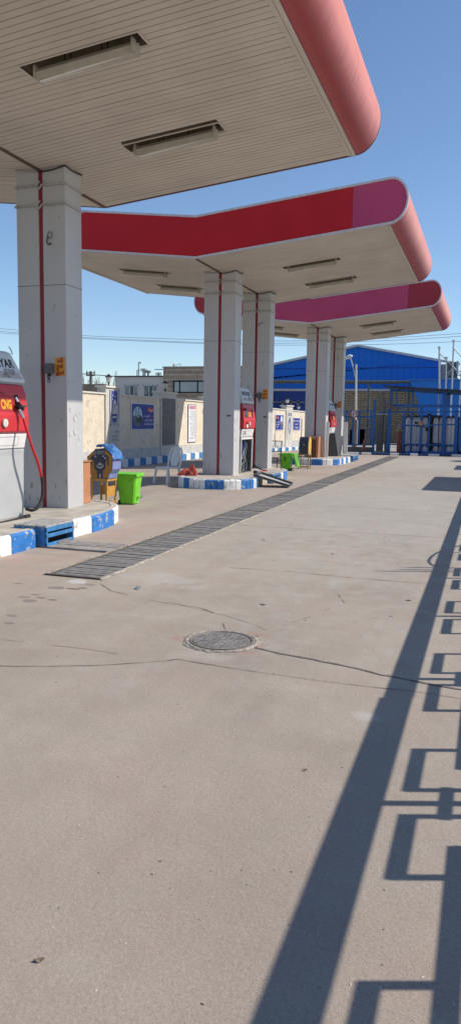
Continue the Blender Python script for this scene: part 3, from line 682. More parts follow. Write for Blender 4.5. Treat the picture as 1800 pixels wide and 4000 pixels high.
# ================================================================ DISPENSERS
disp_white = M('dispenser_white', (.74, .73, .70), .45, .06, 6, chip=(.45, .40, .33), chipamt=-.05, chipscale=9)
disp_grey = M('dispenser_grey', (.43, .445, .44), .5, .06, 4, chip=(.45, .44, .42), chipamt=-.04)
disp_red = M('dispenser_red', (.55, .035, .04), .4, .08, 5)
hood_m = M('dispenser_hood', (.62, .66, .68), .45, .06, 6)
hood_band = M('hood_band', (.50, .42, .40), .5, .08, 20)
ink = M('black_ink', (.02, .025, .03), .6)
gauge_rim = M('gauge_rim', (.45, .43, .38), .35, .1, metal=.5)
gauge_face = M('gauge_face', (.68, .68, .58), .4)
yel_ink = M('yellow_lettering', (.75, .38, .02), .5)
glass_d = M('display_glass', (.012, .012, .02), .12, spec=.6)
chrome = M('chrome', (.55, .55, .56), .22, metal=.9)
hose_red = M('hose_red', (.55, .018, .022), .35)
DB = .213
def dispenser(y1, label, nozzle, opened, hide_hood=False):
    W = 1.0; y0 = y1-W; x0 = -6.25; t = thing('gas_dispenser', label, 'dispenser', (x0, (y0+y1)/2, DB), group='gas dispensers on the islands')
    def shell(prof, ins=None):           # prof: (halfwidth, z, y inset)
        mb = MB(); vs_ = []
        for hw, z, i in prof: vs_ += [(x0-hw, y0+i, z), (x0+hw, y0+i, z), (x0+hw, y1-i, z), (x0-hw, y1-i, z)]
        fs = [(4*j+k, 4*j+(k+1) % 4, 4*j+4+(k+1) % 4, 4*j+4+k) for j in range(len(prof)-1) for k in range(4)]
        fs += [(3, 2, 1, 0), tuple(range(4*len(prof)-4, 4*len(prof)))]; return mb.add(vs_, fs)
    if not opened: shell([(.315, DB, .01), (.325, 1.05, .0), (.335, 1.13, .0)]).build('body', disp_grey, t, bevel=.012)
    else:                                # cabinet with its front panel taken off
        mb = MB(); a, b = x0+.315, x0-.315
        mb.hexa([(b, y0+.01, DB), (b+.02, y0+.01, DB), (b+.02, y1-.01, DB), (b, y1-.01, DB), (b, y0, 1.13), (b+.02, y0, 1.13), (b+.02, y1, 1.13), (b, y1, 1.13)])
        for ya, yb in ((y0+.005, y0+.03), (y1-.03, y1-.005)): mb.box(b, a, ya, yb, DB, 1.13)
        mb.box(b, a-.01, y0+.03, y1-.03, DB, DB+.015)
        mb.build('body', M('cabinet_dark', (.10, .10, .10), .6, .3, 10), t)
        mb = MB()
        for yy in (y0+.02, y1-.02): mb.bar((a+.004, yy, DB), (a+.02, yy, 1.13), .03, .03)
        mb.bar((a+.01, y0, 1.10), (a+.01, y1, 1.10), .03, .05); mb.build('door_frame', disp_white, t)
        mb = MB(); r_ = random.Random(5)
        mb.box(a-.20, a-.10, y0+.12, y0+.32, .82, 1.04); mb.box(a-.2, a-.10, y0+.10, y0+.34, .48, .80)
        mb.build('valve_block', M('valve_white', (.62, .62, .60), .5, .2, 25), t, bevel=.01)
        mb = MB()
        for i in range(7): yy = y0+.09+i*.045; mb.tube([(a-.09, yy, .46), (a-.09, yy, .82)], .012, 6)
        mb.box(a-.18, a-.09, y0+.55, y0+.72, .62, .76); mb.tube([(a-.12, y0+.64, .3), (a-.12, y0+.64, .62)], .02, 8); mb.build('manifold', M('manifold_grey', (.38, .38, .37), .45, .3, 30), t)
        mb = MB()
        for i in range(9):
            ya = y0+r_.uniform(.12, .85); yb = y0+r_.uniform(.12, .85); mb.tube(curve([(a-.08-r_.random()*.1, ya, 1.08), (a-.06, ya+r_.uniform(-.05, .05), .9), (a-.08, (ya+yb)/2, .62), (a-.07, yb, .42), (a-.09, yb, .24)]), .009, 6, m=0 if i % 3 else 1)
        mb.tube([(a-.08+.0*i, y0+.5+.11*math.cos(i*.7), .36+.11*math.sin(i*.7)) for i in range(20)], .013, 6)
        mb.build('pipework', [M('pipe_grey', (.30, .30, .30), .4, .2, metal=.4), M('cable_blue', (.03, .08, .3), .5)], t)
    # white label block
    wb = shell([(.335, 1.14, 0), (.375, 1.335, 0)]).build('label_block', disp_white, t, bevel=.01)
    def onface(hwz0, hwz1):              # frame on a sloping +X face between (hw,z) pairs
        (h0, z0), (h1, z1) = hwz0, hwz1; o = Vector((x0+h0, y0, z0)); ua = Vector((h1-h0, 0, z1-z0)).normalized(); nn = Vector((z1-z0, 0, h0-h1)).normalized()
        return lambda y, z, e=.003: (o+Vector((0, y, 0))+ua*(z-z0)/max(ua.z, .01)+nn*e), ua
    f, ua = onface((.335, 1.14), (.375, 1.335)); Y = Vector((0, 1, 0))
    mb = MB(); mb.text('CNG', f(.23, 1.235), Y, ua, .13)
    for a, b, c, d in ((.10, .82, 1.18, 1.183), (.10, .82, 1.292, 1.295)):
        mb.add([f(a, c), f(b, c), f(b, d), f(a, d)], [(0, 1, 2, 3)])
    for a in (.10, .36, .817): mb.add([f(a, 1.18), f(a+.003, 1.18), f(a+.003, 1.295), f(a, 1.295)], [(0, 1, 2, 3)])
    mb.build('lettering', ink, wb)
    # red control head: lower apron and sunk upper face
    rd = shell([(.375, 1.345, 0), (.405, 1.365, 0), (.41, 1.57, -.005), (.405, 1.60, 0), (.375, 1.86, .01), (.345, 1.97, .03)])
    hd = rd.build('control_head', disp_red, t, bevel=.01)
    f2, ua2 = onface((.405, 1.60), (.375, 1.86)); f1, ua1 = onface((.408, 1.37), (.412, 1.57))
    mb = MB(); mb.add([f2(.05, 1.62, .002), f2(.82, 1.62, .002), f2(.82, 1.80, .002), f2(.50, 1.84, .002), f2(.05, 1.87, .002)], [(0, 1, 2, 3, 4)]); mb.build('recess', M('recess_red', (.40, .022, .03), .5), hd)
    mb = MB(); a, b, c_ = f2(.03, 1.87, .0), f2(.46, 1.86, .0), f2(.26, 1.79, .06)
    mb.add([a, b, f2(.46, 1.845, .05), c_, f2(.03, 1.845, .05)], [(0, 1, 2, 3, 4), (0, 1, 2), (0, 4, 3)]); mb.build('visor', M('visor_red', (.30, .012, .018), .5), hd)
    mb = MB(); mb.add([f2(.10, 1.64, .004), f2(.32, 1.64, .004), f2(.32, 1.80, .004), f2(.10, 1.80, .004)], [(0, 1, 2, 3)]); mb.build('display', glass_d, hd)
    mb = MB(); mb.text('CNG', f2(.52, 1.705, .005), Y, ua2, .165, squeeze=.62, bold=.008); mb.build('lettering', yel_ink, hd)
    mb = MB(); mb.add([f2(.72, 1.66, .004), f2(.80, 1.66, .004), f2(.80, 1.84, .004), f2(.72, 1.84, .004)], [(0, 1, 2, 3)]); mb.build('nozzle_slot', M('slot_dark', (.05, .006, .01), .7), hd)
    c = f1(.45, 1.475, 0); mb = MB()
    for r_, e0, e1, ma in ((.058, .0, .022, 0), (.046, .0, .026, 1)):
        mb.tube([c, c+Vector((e1, 0, 0))], r_, 24, m=ma)
    mb.box(c.x+.027, c.x+.0285, c.y-.003, c.y+.003, c.z-.035, c.z+.02, m=2); mb.build('gauge', [gauge_rim, gauge_face, ink], hd, smooth=40)
    if opened:
        mb = MB(); q = f1(.24, 1.43, .004); mb.box(q.x, q.x+.02, q.y-.06, q.y+.06, q.z-.05, q.z+.03); mb.box(q.x, q.x+.03, q.y-.03, q.y+.03, q.z+.03, q.z+.09, m=1); mb.build('coupling', [white, disp_red], hd, bevel=.004)
    # hood
    hz = [(.36, 2.0, .0), (.365, 2.035, .0), (.235, 2.38, .13), (.19, 2.405, .18)]
    ho = shell(hz).build('hood', hood_m, t, bevel=.012)
    shell([(.345, 1.975, .03), (.345, 2.0, .03)]).build('neck', M('neck_grey', (.35, .35, .35), .6), t)
    f3, ua3 = onface((.365, 2.035), (.235, 2.38))
    mb = MB(); mb.text('HAYAYAR', f3(.485, 2.235, .004), Y, ua3, .165, squeeze=.93, bold=.004); mb.text('group', f3(.70, 2.155, .004), Y, ua3, .10, bold=-.001); mb.build('lettering', ink, ho)
    mb = MB(); mb.add([f3(.06, 2.05, .003), f3(.94, 2.05, .003), f3(.90, 2.13, .003), f3(.10, 2.13, .003)], [(0, 1, 2, 3)]); mb.build('notice_band', hood_band, ho)
    mb = MB()
    for s, y, z in (('سوخت گیری', .68, 2.112), ('جایگاه گاز', .60, 2.075), ('ایمنی', .34, 2.112)): mb.text(fa(s), f3(y, z, .005), Y, ua3, .045, bold=.002)
    mb.build('small_print', M('faded_print', (.25, .21, .20), .7), ho)
    mb = MB(); n_ = f3(.9, 2.37, .0)
    mb.tube([n_, n_+Vector((0, -.02, .05)), n_+Vector((-.01, -.06, .10))], .006, 6); mb.build('antenna', dark, ho)
    return t
d1 = dispenser(8.83, 'gas dispenser at the left edge with its hose hanging from a full nozzle', True, False)
d2 = dispenser(19.32, 'gas dispenser with its cabinet open and pipework bare on the middle island', False, True)
d3 = dispenser(30.62, 'farthest gas dispenser half hidden behind a dark leaning panel', False, False)
def hp(px, py, x): return P(px, py, 0, x)
mb = MB(); mb.tube([hp(62, 1553, -5.86), hp(72, 1572, -5.83), hp(80, 1586, -5.81)], .020, 10, m=0); mb.tube([hp(70, 1578, -5.80), hp(88, 1598, -5.80)], .036, 10, m=1)
mb.tube([hp(80, 1588, -5.79), hp(104, 1586, -5.76)], .012, 8, m=1); mb.tube([hp(76, 1598, -5.81), hp(92, 1632, -5.78)], .025, 10, m=0)
mb.build('nozzle', [chrome, black], d1, smooth=40)
mb = MB(); H1 = [hp(92, 1630, -5.78), hp(104, 1672, -5.74), hp(126, 1745, -5.70), hp(150, 1810, -5.68), hp(163, 1862, -5.68)]
mb.tube(curve(H1), .019, 10); mb.build('hose', hose_red, d1, smooth=60)
H2 = curve([hp(163, 1858, -5.68), hp(168, 1895, -5.68), hp(166, 1940, -5.68), hp(150, 1980, -5.70), hp(128, 1993, -5.74), hp(104, 1988, -5.86)], 14)
mb = MB(); mb.tube(H2, .021, 10, rings=[1+.14*(i % 2) for i in range(len(H2))]); mb.build('hose_sleeve', dark, d1)
mb = MB(); mb.tube([hp(-30, 2062, -5.80), hp(0, 2044, -5.80), hp(60, 2030, -5.80), hp(100, 2020, -5.80)], .02, 8); mb.tube([hp(96, 2021, -5.80), hp(114, 2017, -5.80)], .032, 10); mb.build('floor_hose', dark, d1, smooth=50)
mb = MB(); mb.tube(curve([hp(985, 1806, -5.92), hp(1000, 1822, -5.80), hp(1020, 1834, -5.66), hp(1040, 1838, -5.55)]), .02, 8); mb.build('hose', dark, d2, smooth=50)
mb = MB(); mb.tube(curve([hp(1042, 1838, -5.55), hp(1038, 1842, -5.50), hp(1018, 1844, -5.46)]), .021, 8, m=0); mb.tube([hp(1012, 1845, -5.44), hp(998, 1844, -5.42)], .03, 10, m=1); mb.tube([hp(1000, 1844, -5.42), hp(994, 1844, -5.42)], .04, 10, m=2)
mb.build('nozzle', [hose_red, chrome, black], d2, smooth=50)
# panels taken off the dispensers
def plate(name, a, b, c, d, th, lip, mats, label, cat, group=None):
    """a-b near edge, d-c far edge; a tray: sheet with turned-up lips"""
    a, b, c, d = map(Vector, (a, b, c, d)); nn = (b-a).cross(d-a).normalized()
    if nn.z < 0: nn = -nn
    t = thing(name, label, cat, (a+b+c+d)/4, group=group)
    mb = MB(); mb.hexa([a-nn*th, b-nn*th, c-nn*th, d-nn*th, a, b, c, d]); mb.build('sheet', mats[0], t)
    mb = MB()
    for p, q in ((a, b), (b, c), (c, d), (d, a)): mb.bar(p+nn*lip/2, q+nn*lip/2, .012, lip, side=nn.cross(q-p))
    mb.build('lip', mats[1], t); return t
a = P(992, 1858, 2, .245); b = P(1014, 1842, 2, .262)
a = Vector((-5.17, 17.02, .262)); b = Vector((-5.17, 17.72, .262))
e0 = P(1126, 1902, 2, .03); e1 = P(1141, 1893, 2, .03)
plate('detached_panel', a, b, e1, e0, .008, .055, [disp_grey, M('panel_lip_dark', (.08, .08, .08), .6)], 'pale grey detached cabinet panel leaning from the middle island kerb to the ground', 'panel')
bp_ = M('panel_black', (.055, .057, .06), .5, .15, 6)
mb = MB(); pl = [(1282, 1693), (1303, 1693), (1312, 1740), (1320, 1784), (1274, 1784), (1270, 1745)]; Yp = 29.0; vs_ = []
for e in (0, .02):
    for px, py in pl: q = P(px, py, 1, Yp); q.y += (q.z-.2)*.22+e; q.x += 0; vs_.append(q)
zmin = min(v.z for v in vs_); vs_ = [v+Vector((0, 0, .226-zmin)) for v in vs_]
mb.add(vs_, [(5, 4, 3, 2, 1, 0), tuple(range(6, 12))]+[(i, (i+1) % 6, 6+(i+1) % 6, 6+i) for i in range(6)]); one(mb, 'detached_panel', bp_, 'dark curved cabinet panel standing against the farthest dispenser', 'panel', bevel=.008)
mb = MB(); q = P(1338, 1773, 1, 31.0); mb.bar((q.x-.03, 31.72, .226), (q.x-.06, 31.76, 1.56), .17, .03, side=(1, 0, 0)); one(mb, 'metal_strip', white, 'tall white metal strip leaning on the farthest column', 'strip', 'white strips by the farthest dispenser', bevel=.005)
mb = MB(); q = P(1272, 1786, 1, 28.4); mb.bar((q.x, 28.44, .226), (q.x+.02, 28.47, 1.55), .12, .03, side=(1, 0, 0)); one(mb, 'metal_strip', white, 'tall white metal strip standing left of the dark curved panel', 'strip', 'white strips by the farthest dispenser', bevel=.005)
mb = MB(); q0, q1 = P(1314, 1700, 1, 29.25), P(1328, 1765, 1, 29.25); mb.bar((q1.x-.05, 29.4, .226), (q1.x+.02, 29.5, 1.02), .10, .02, side=(1, 0, 0)); one(mb, 'metal_strip', disp_grey, 'short grey metal strip right of the dark curved panel', 'strip')

# ================================================================ THINGS ROUND THE ISLANDS
bin_m = M('bin_green', (.17, .58, .03), .45, .12, 5, spec=.35, chip=(.12, .36, .04), chipamt=-.03, chipscale=7)
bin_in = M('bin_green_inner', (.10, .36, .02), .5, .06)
def litter_bin(loc, rot, label, opened):
    t = thing('litter_bin', label, 'bin', loc, rot, group='green wheelie bins')
    b0, b1, d0, d1 = .145, .205, .14, .19; H = .545; mb = MB()
    def ringv(hx, hy, z, c=.03): return [(-hx+c, -hy, z), (hx-c, -hy, z), (hx, -hy+c, z), (hx, hy-c, z), (hx-c, hy, z), (-hx+c, hy, z), (-hx, hy-c, z), (-hx, -hy+c, z)]
    rings = [ringv(b0, d0, .02), ringv(b1, d1, H), ringv(b1-.012, d1-.012, H), ringv(b0-.01, d0-.01, .04)]; vs_ = sum(rings, [])
    mb.add(vs_, [tuple(range(7, -1, -1)), tuple(range(24, 32))]+[(8*j+i, 8*j+(i+1) % 8, 8*j+8+(i+1) % 8, 8*j+8+i) for j in range(3) for i in range(8)])
    mb.build('body', bin_m, t, local=True)
    mb = MB(); w_ = .026
    for x0, x1, y0, y1 in ((-b1-w_, b1+w_, -d1-w_, -d1), (-b1-w_, b1+w_, d1, d1+w_), (-b1-w_, -b1, -d1, d1), (b1, b1+w_, -d1, d1)): mb.box(x0, x1, y0, y1, H-.035, H)
    mb.build('rim', bin_m, t, local=True, bevel=.006)
    mb = MB()
    for sg in (-1, 1): mb.box(sg*.13-.02, sg*.13+.02, d1+w_, d1+.075, H-.03, H+.0)
    mb.tube([(-.17, d1+.075, H-.015), (.17, d1+.075, H-.015)], .013, 8); mb.build('handle', bin_m, t, local=True)
    mb = MB()
    for sg in (-1, 1): mb.tube([(sg*.11, d0-.01, .045), (sg*.135, d0-.01, .045)], .045, 16)
    mb.tube([(-.13, d0-.01, .045), (.13, d0-.01, .045)], .01, 8); mb.build('wheel', dark, t, local=True, smooth=40)
    mb = MB(); lw, ld_ = b1+.03, 2*d1+.06
    if not opened:
        mb.hexa([(-lw, -d1-.03, H+.002), (lw, -d1-.03, H+.002), (lw, d1+.03, H+.002), (-lw, d1+.03, H+.002), (-lw+.01, -d1-.02, H+.022), (lw-.01, -d1-.02, H+.022), (lw-.015, d1+.02, H+.03), (-lw+.015, d1+.02, H+.03)])
        mb.build('lid', bin_m, t, local=True, bevel=.006)
        mb = MB(); mb.tube([(.0, -d0-.01, .14), (.02, -d0-.08, .12), (.02, -d0-.11, .17)], .013, 6); mb.box(-.03, .05, -d0-.035, -d0, .09, .15); mb.build('pedal', bin_m, t, local=True)
    else:                                # lid swung back, hanging behind
        z0 = H-.02; y0 = d1+.09
        def hl(u, v, e): # u along x, v down the lid, e thickness
            return (u*.9, y0+v*.26+e*.95, z0-v*.96+e*.26)
        q = [hl(-lw+.02, 0, 0), hl(lw-.02, 0, 0), hl(lw, .40, 0), hl(-lw, .40, 0), hl(-lw+.02, 0, .02), hl(lw-.02, 0, .02), hl(lw, .40, .02), hl(-lw, .40, .02)]
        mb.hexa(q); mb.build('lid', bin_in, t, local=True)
        mb = MB()
        for a, b in ((0, 3), (3, 2), (2, 1)): mb.bar(q[a], q[b], .025, .03)
        mb.build('lid_lip', bin_m, t, local=True)
    mb = MB(); yy = (b0+(b1-b0)*.62)+.006; zz = .36; YR = Vector((0, 1, 0)); sl = Vector((.115, 0, 1)).normalized()
    mb.text(fa('زباله'), (yy+.008, 0, zz+.06), YR, sl, .055, bold=.003)
    o = Vector((yy, 0, zz))
    for pl in ([(-.02, .018), (.0, .022), (.03, -.01), (.022, -.045), (.008, -.045), (.008, -.015)], [(-.035, -.045), (-.005, -.045), (-.005, -.01), (-.035, -.01)]): mb.flat(pl, o, YR, sl)
    mb.disc(o+sl*.034+Vector((.001, .004, 0)), YR, sl, .011, n=10)
    if opened: mb.build('printed_mark', M('bin_print', (.02, .07, .02), .6), t, local=True)
    return t
litter_bin((-6.17, 12.52, 0), R(98), 'green wheelie bin with its lid shut beside the octagonal donation box', False)
litter_bin((-6.02, 23.38, 0), R(-90), 'green wheelie bin with its lid hanging open beyond the middle island', True)

# donation boxes on stands
wood = M('stand_yellow', (.52, .27, .06), .55, .15, 9, chip=(.25, .14, .06), chipamt=-.02)
wood2 = M('stand_wood', (.33, .215, .09), .6, .2, 9)
purple = M('box_purple', (.20, .235, .45), .45, .08, 5)
navy = M('box_navy', (.045, .05, .075), .45, .1)
orange = M('hand_orange', (.42, .19, .035), .5, .08)
silver = M('emblem_grey', (.42, .42, .42), .5, .1, 30)
def stand(x0, x1, y0, y1, h, ma, label, panel):
    t = thing('box_stand', label, 'stand', ((x0+x1)/2, (y0+y1)/2, 0), group='stands under the donation boxes'); e = .03
    for x in (x0, x1-e):
        for y in (y0, y1-e): mb = MB(); mb.box(x, x+e, y, y+e, 0, h-.05); mb.build('leg', ma, t)
    mb = MB(); mb.box(x0-.01, x1+.01, y0-.01, y1+.01, h-.05, h); mb.build('top', ma, t, bevel=.004)
    mb = MB()
    for y in (y0+.004, y1-e+.004): mb.box(x0+e, x1-e, y, y+.02, .05, .075)
    for x in (x0+.004, x1-e+.004): mb.box(x, x+.02, y0+e, y1-e, .06, .085)
    mb.build('stretcher', ma, t)
    if panel:
        mb = MB(); mb.box(x1-.016, x1-.006, y0+e, y1-e, .18, .36); mb.box(x0+.02, x1-.05, y1-.016, y1-.006, .18, .36); mb.build('side_panel', ma, t)
    return t
BX0, BX1, BY0, BY1 = -6.60, -6.075, 11.86, 12.28
stand(-6.605, -6.29, 11.88, 12.24, .50, wood, 'yellow painted stand carrying the octagonal donation box', True)
k_ = .2588
FP = [(163,325),(270,225),(290,203),(430,203),(545,325),(540,520),(490,590),(480,648),(235,648),(190,520)]
def bx(x, y, e=0): q = P(300+k_*x, 1700+k_*y, 1, 11.88); return (q.x, q.z)
fp = [bx(*q) for q in FP]; zb = min(q[1] for q in fp); fp = [(x, z-zb+.50) for x, z in fp]
fp[8] = (fp[8][0], .50); fp[7] = (fp[7][0], .50)
bxt = thing('donation_box', 'octagonal donation box with two orange hands painted on a dark front, blue cloth on top', 'donation box', (-6.4, 12.05, .5), group='donation boxes')
mb = MB(); mb.prism(fp, 'y', 11.885, 12.21); mb.build('body', purple, bxt, bevel=.006)
mb = MB(); mb.prism(fp, 'y', 11.87, 11.884); mb.build('front', navy, bxt)
def fq(x, y): a, b = bx(x, y); return (a, b-zb+.50)
LH = [(163,325),(268,228),(275,290),(222,325),(218,400),(225,445),(240,440),(243,375),(265,385),(275,500),(312,545),(318,646),(235,646),(190,520)]
RH = [(545,325),(433,208),(432,285),(487,325),(487,450),(468,455),(466,375),(442,385),(440,495),(402,545),(400,646),(480,646),(488,590),(538,520)]
mb = MB()
for hnd in (LH, RH): mb.flat([fq(*q) for q in hnd], (0, 11.868, 0), (1, 0, 0), (0, 0, 1))
mb.build('painted_hands', orange, bxt)
mb = MB(); E_ = dict(o=(0, 11.867, 0), xa=(1, 0, 0), ya=(0, 0, 1))
mb.flat([fq(300, 440)]+[fq(358+60*math.cos(a), 440+62*math.sin(a)) for a in [math.pi*(1-i/12) for i in range(13)]]+[fq(408, 440), fq(390, 470), fq(358, 478), fq(325, 470)], **E_)
for cx_o, h_ in ((338, 25), (358, 38), (378, 25)): mb.flat([fq(cx_o-9, 455), fq(cx_o-10, 430), fq(cx_o, 440-h_), fq(cx_o+10, 430), fq(cx_o+9, 455)], **E_)
mb.build('emblem', silver, bxt); mb = MB(); mb.flat([fq(345, 580), fq(368, 575), fq(372, 640), fq(350, 645)], **E_); mb.build('small_figure', silver, bxt); mb = MB()
mb.text(fa('صدقه'), (fq(350, 243)[0], 11.867, fq(350, 243)[1]), (1, 0, 0), (0, 0, 1), .075, bold=.006); mb.text(fa('کمک به نیازمندان'), (fq(352, 275)[0], 11.867, fq(352, 275)[1]), (1, 0, 0), (0, 0, 1), .034, bold=.002)
mb.build('lettering', silver, bxt); 
for px, py in ((410, 315), (440, 348), (290, 320)):
    mb = MB(); mb.flat([(fq(px, py)[0]+.03*math.cos(a)*random.uniform(.6, 1.1), fq(px, py)[1]+.02*math.sin(a)*random.uniform(.6, 1.1)) for a in [i*math.pi/4 for i in range(8)]], **E_); mb.build('sticker_remains', silver, bxt)
# cloth draped over the box
cl = MB(); nx, ny = 26, 14; top = [fq(282, 190), fq(350, 165), fq(432, 190), fq(520, 300), fq(565, 385)]
def prof_at(u):
    s = u*(len(top)-1); i = min(int(s), len(top)-2); f_ = s-i; return (top[i][0]+(top[i+1][0]-top[i][0])*f_, top[i][1]+(top[i+1][1]-top[i][1])*f_)
rr = random.Random(3); wav = [rr.uniform(0, 6) for _ in range(6)]
for i in range(nx):
    for j in range(ny):
        u, v = i/(nx-1), j/(ny-1); x, z = prof_at(u); fold = .016*math.sin(v*17+wav[0]+u*2.5)+.011*math.sin(v*31+wav[1]-u*5)+.008*math.sin(u*19+v*7)
        cl.v.append(Vector((x+fold*.9+.014*u, 11.87+.36*v+.02*math.sin(u*9), z+.022+fold)))
cl.f = [(i*ny+j, i*ny+j+1, (i+1)*ny+j+1, (i+1)*ny+j) for i in range(nx-1) for j in range(ny-1)]; cl.m = [0]*len(cl.f)
c_o = one(cl, 'cloth', M('blue_cloth', (.07, .20, .46), .8, .25, 14), 'crumpled blue cloth draped over the top of the octagonal donation box', 'cloth', smooth=60)
so = c_o.modifiers.new('thickness', 'SOLIDIFY'); so.thickness = .004
# second donation box
stand(-5.89, -5.535, 24.42, 24.78, .50, wood2, 'plain brown stand carrying the dark donation box beyond the open bin', False)
b2 = thing('donation_box', 'dark donation box with yellow sides on a brown stand in front of the terracotta cabinet', 'donation box', (-5.71, 24.6, .5), group='donation boxes')
pf = [(24.40, .50), (24.40, .86), (24.50, 1.03), (24.56, 1.05), (24.70, 1.05), (24.80, .95), (24.80, .66), (24.76, .5)]
mb = MB(); mb.prism(pf, 'x', -5.87, -5.565); mb.build('body', M('box2_navy', (.035, .045, .075), .4, .1), b2, bevel=.008)
mb = MB(); mb.prism(pf, 'x', -5.563, -5.545); mb.build('side', M('box2_yellow', (.62, .40, .08), .5, .2, 14, chip=(.2, .22, .3), chipamt=.03, chipscale=8), b2)
mb = MB(); mb.box(-5.85, -5.585, 24.393, 24.40, .52, .845); mb.box(-5.72, -5.68, 24.387, 24.394, .78, .82, m=1); mb.flat([(0, 0), (.17, 0), (.17, .12), (0, .12)], (-5.80, 24.432, .905), (1, 0, 0), (0, .5, .86), m=2); mb.flat([(0, 0), (.07, 0), (.07, .06), (0, .06)], (-5.70, 24.445, .935), (1, 0, 0), (0, .5, .86), m=1); mb.build('door', [navy, silver, M('box2_plate', (.12, .2, .22), .3)], b2)
# cabinets behind the columns
terra = M('cabinet_terracotta', (.44, .20, .095), .6, .12, 6, chip=(.5, .32, .22), chipamt=-.02)
t = thing('metal_cabinet', 'terracotta cabinet half hidden behind the nearest column', 'cabinet', (-6.2, 10.6, .213), group='terracotta cabinets')
mb = MB(); mb.box(-6.48, -5.955, 10.36, 10.70, .213, .87); mb.build('body', terra, t, bevel=.012)
mb = MB(); mb.box(-6.50, -5.935, 10.34, 10.72, .87, .885); mb.build('lid', terra, t, bevel=.004)
t = thing('metal_cabinet', 'terracotta cabinet with a dark open front by the farthest island', 'cabinet', (-6.2, 28.1, .213), group='terracotta cabinets')
mb = MB(); x0, x1, y0, y1 = -6.45, -5.985, 27.96, 28.42
mb.box(x0, x0+.03, y0, y1, .213, 1.0); mb.box(x1-.09, x1, y0, y1, .213, 1.0); mb.box(x0+.03, x1-.09, y0, y1, .90, 1.0); mb.box(x0+.03, x1-.09, y0, y1, .213, .24); mb.box(x0+.03, x1-.09, y1-.02, y1, .24, .9); mb.build('body', terra, t, bevel=.006)
mb = MB(); mb.box(x0+.03, x1-.09, y0+.05, y0+.07, .24, .9); mb.build('inner_door', M('cabinet_inside', (.16, .055, .035), .7, .3, 9), t)

# plastic chair
pc = M('chair_plastic', (.80, .80, .76), .4, .08, 9)
t = thing('plastic_chair', 'worn white plastic chair standing in the shade left of the middle island', 'chair', (-7.52, 17.42, gz(-7.52)), R(155)); t['category'] = 'chair'
mb = MB(); mb.prism([(-.22, -.2), (.22, -.2), (.235, .2), (.18, .24), (-.18, .24), (-.235, .2)], 'z', .40, .425); mb.box(-.21, .21, .2, .235, .36, .41); mb.build('seat', pc, t, local=True, bevel=.01)
for x, y, dx, dy in ((-.2, -.17, -.045, -.09), (.2, -.17, .045, -.09), (-.205, .2, -.05, .05), (.205, .2, .05, .05)):
    mb = MB(); mb.bar((x+dx, y+dy, .0), (x, y, .41), .04, .05); mb.build('leg', pc, t, local=True, bevel=.006)
mb = MB(); arc_ = [(-.215, -.19, .42), (-.225, -.235, .62), (-.20, -.275, .80), (-.13, -.30, .875), (0, -.305, .892), (.13, -.30, .875), (.20, -.275, .80), (.225, -.235, .62), (.215, -.19, .42)]
A_ = curve(arc_, 6)
for a, b in zip(A_, A_[1:]): mb.bar(a, b, .022, .05, side=(0, 1, .2))
mb.build('back_rim', pc, t, local=True)
mb = MB(); rows = []
for i in range(9):
    f_ = i/8; z = .44+.42*f_; y = -.205-.10*f_; wd = .105+.05*math.sin(f_*3.1); rows += [(-wd, y, z), (-wd*.4, y-.012, z), (wd*.4, y-.012, z), (wd, y, z)]
mb.add(rows, [(4*i+k, 4*i+k+1, 4*i+k+5, 4*i+k+4) for i in range(8) for k in range(3)]); o_ = mb.build('back_panel', pc, t, local=True); so = o_.modifiers.new('thickness', 'SOLIDIFY'); so.thickness = .012
# metal chair behind the column
fr = M('chair_frame', (.06, .055, .06), .5, .2); t = thing('metal_chair', 'dark metal framed chair just right of the column behind the opened dispenser', 'chair', (-6.25, 22.6, 0), R(180))
for x in (-.2, .2):
    mb = MB(); mb.tube([(x, -.22, .0), (x, -.20, .42), (x*1.02, -.26, .95)], .016, 8); mb.build('leg', fr, t, local=True, smooth=40)
    mb = MB(); mb.tube([(x, .22, 0), (x, .2, .42)], .016, 8); mb.build('leg', fr, t, local=True, smooth=40)
mb = MB(); mb.box(-.23, .23, -.22, .24, .405, .44); mb.build('seat', M('chair_seat', (.11, .07, .05), .6, .2), t, local=True, bevel=.01)
mb = MB()
for z, y in ((.94, -.258), (.62, -.223)): mb.tube([(-.2, y, z), (.2, y, z)], .012, 8)
for x in (-.1, .1): mb.tube([(0, -.255, .93), (x, -.225, .62)], .006, 6)
mb.tube([(-.13, -.24, .78), (.13, -.24, .78)], .005, 6); mb.build('backrest', fr, t, local=True, smooth=40)
# red cloth bundle on the island
def cloth_lump(cx, cy, z0, rx, ry, h, seed, spike=.0):
    r_ = random.Random(seed); mb = MB(); n_, m_ = 22, 8; ph = [r_.uniform(0, 6.3) for _ in range(5)]; vs_ = []
    for j in range(m_+1):
        f_ = j/m_
        for i in range(n_):
            a = 2*math.pi*i/n_; k = 1+.30*math.sin(3*a+ph[0])+.2*math.sin(5*a+ph[1])+.10*math.sin(9*a+ph[2]+3*f_); rad = math.cos(f_*math.pi/2)**.75
            vs_.append((cx+rx*rad*k*math.cos(a), cy+ry*rad*k*math.sin(a), z0+h*f_*(1+.22*math.sin(4*a+ph[3])*(1-f_))))
    mb.add(vs_, [(j*n_+i, j*n_+(i+1) % n_, (j+1)*n_+(i+1) % n_, (j+1)*n_+i) for j in range(m_) for i in range(n_)]+[tuple(range(n_-1, -1, -1))])
    return mb
rcl = M('red_cloth', (.42, .075, .05), .8, .3, 12)
t = thing('red_bag', 'crumpled red cloth bag lying on the kerb left of the middle column', 'bag', (-6.78, 17.1, .225))
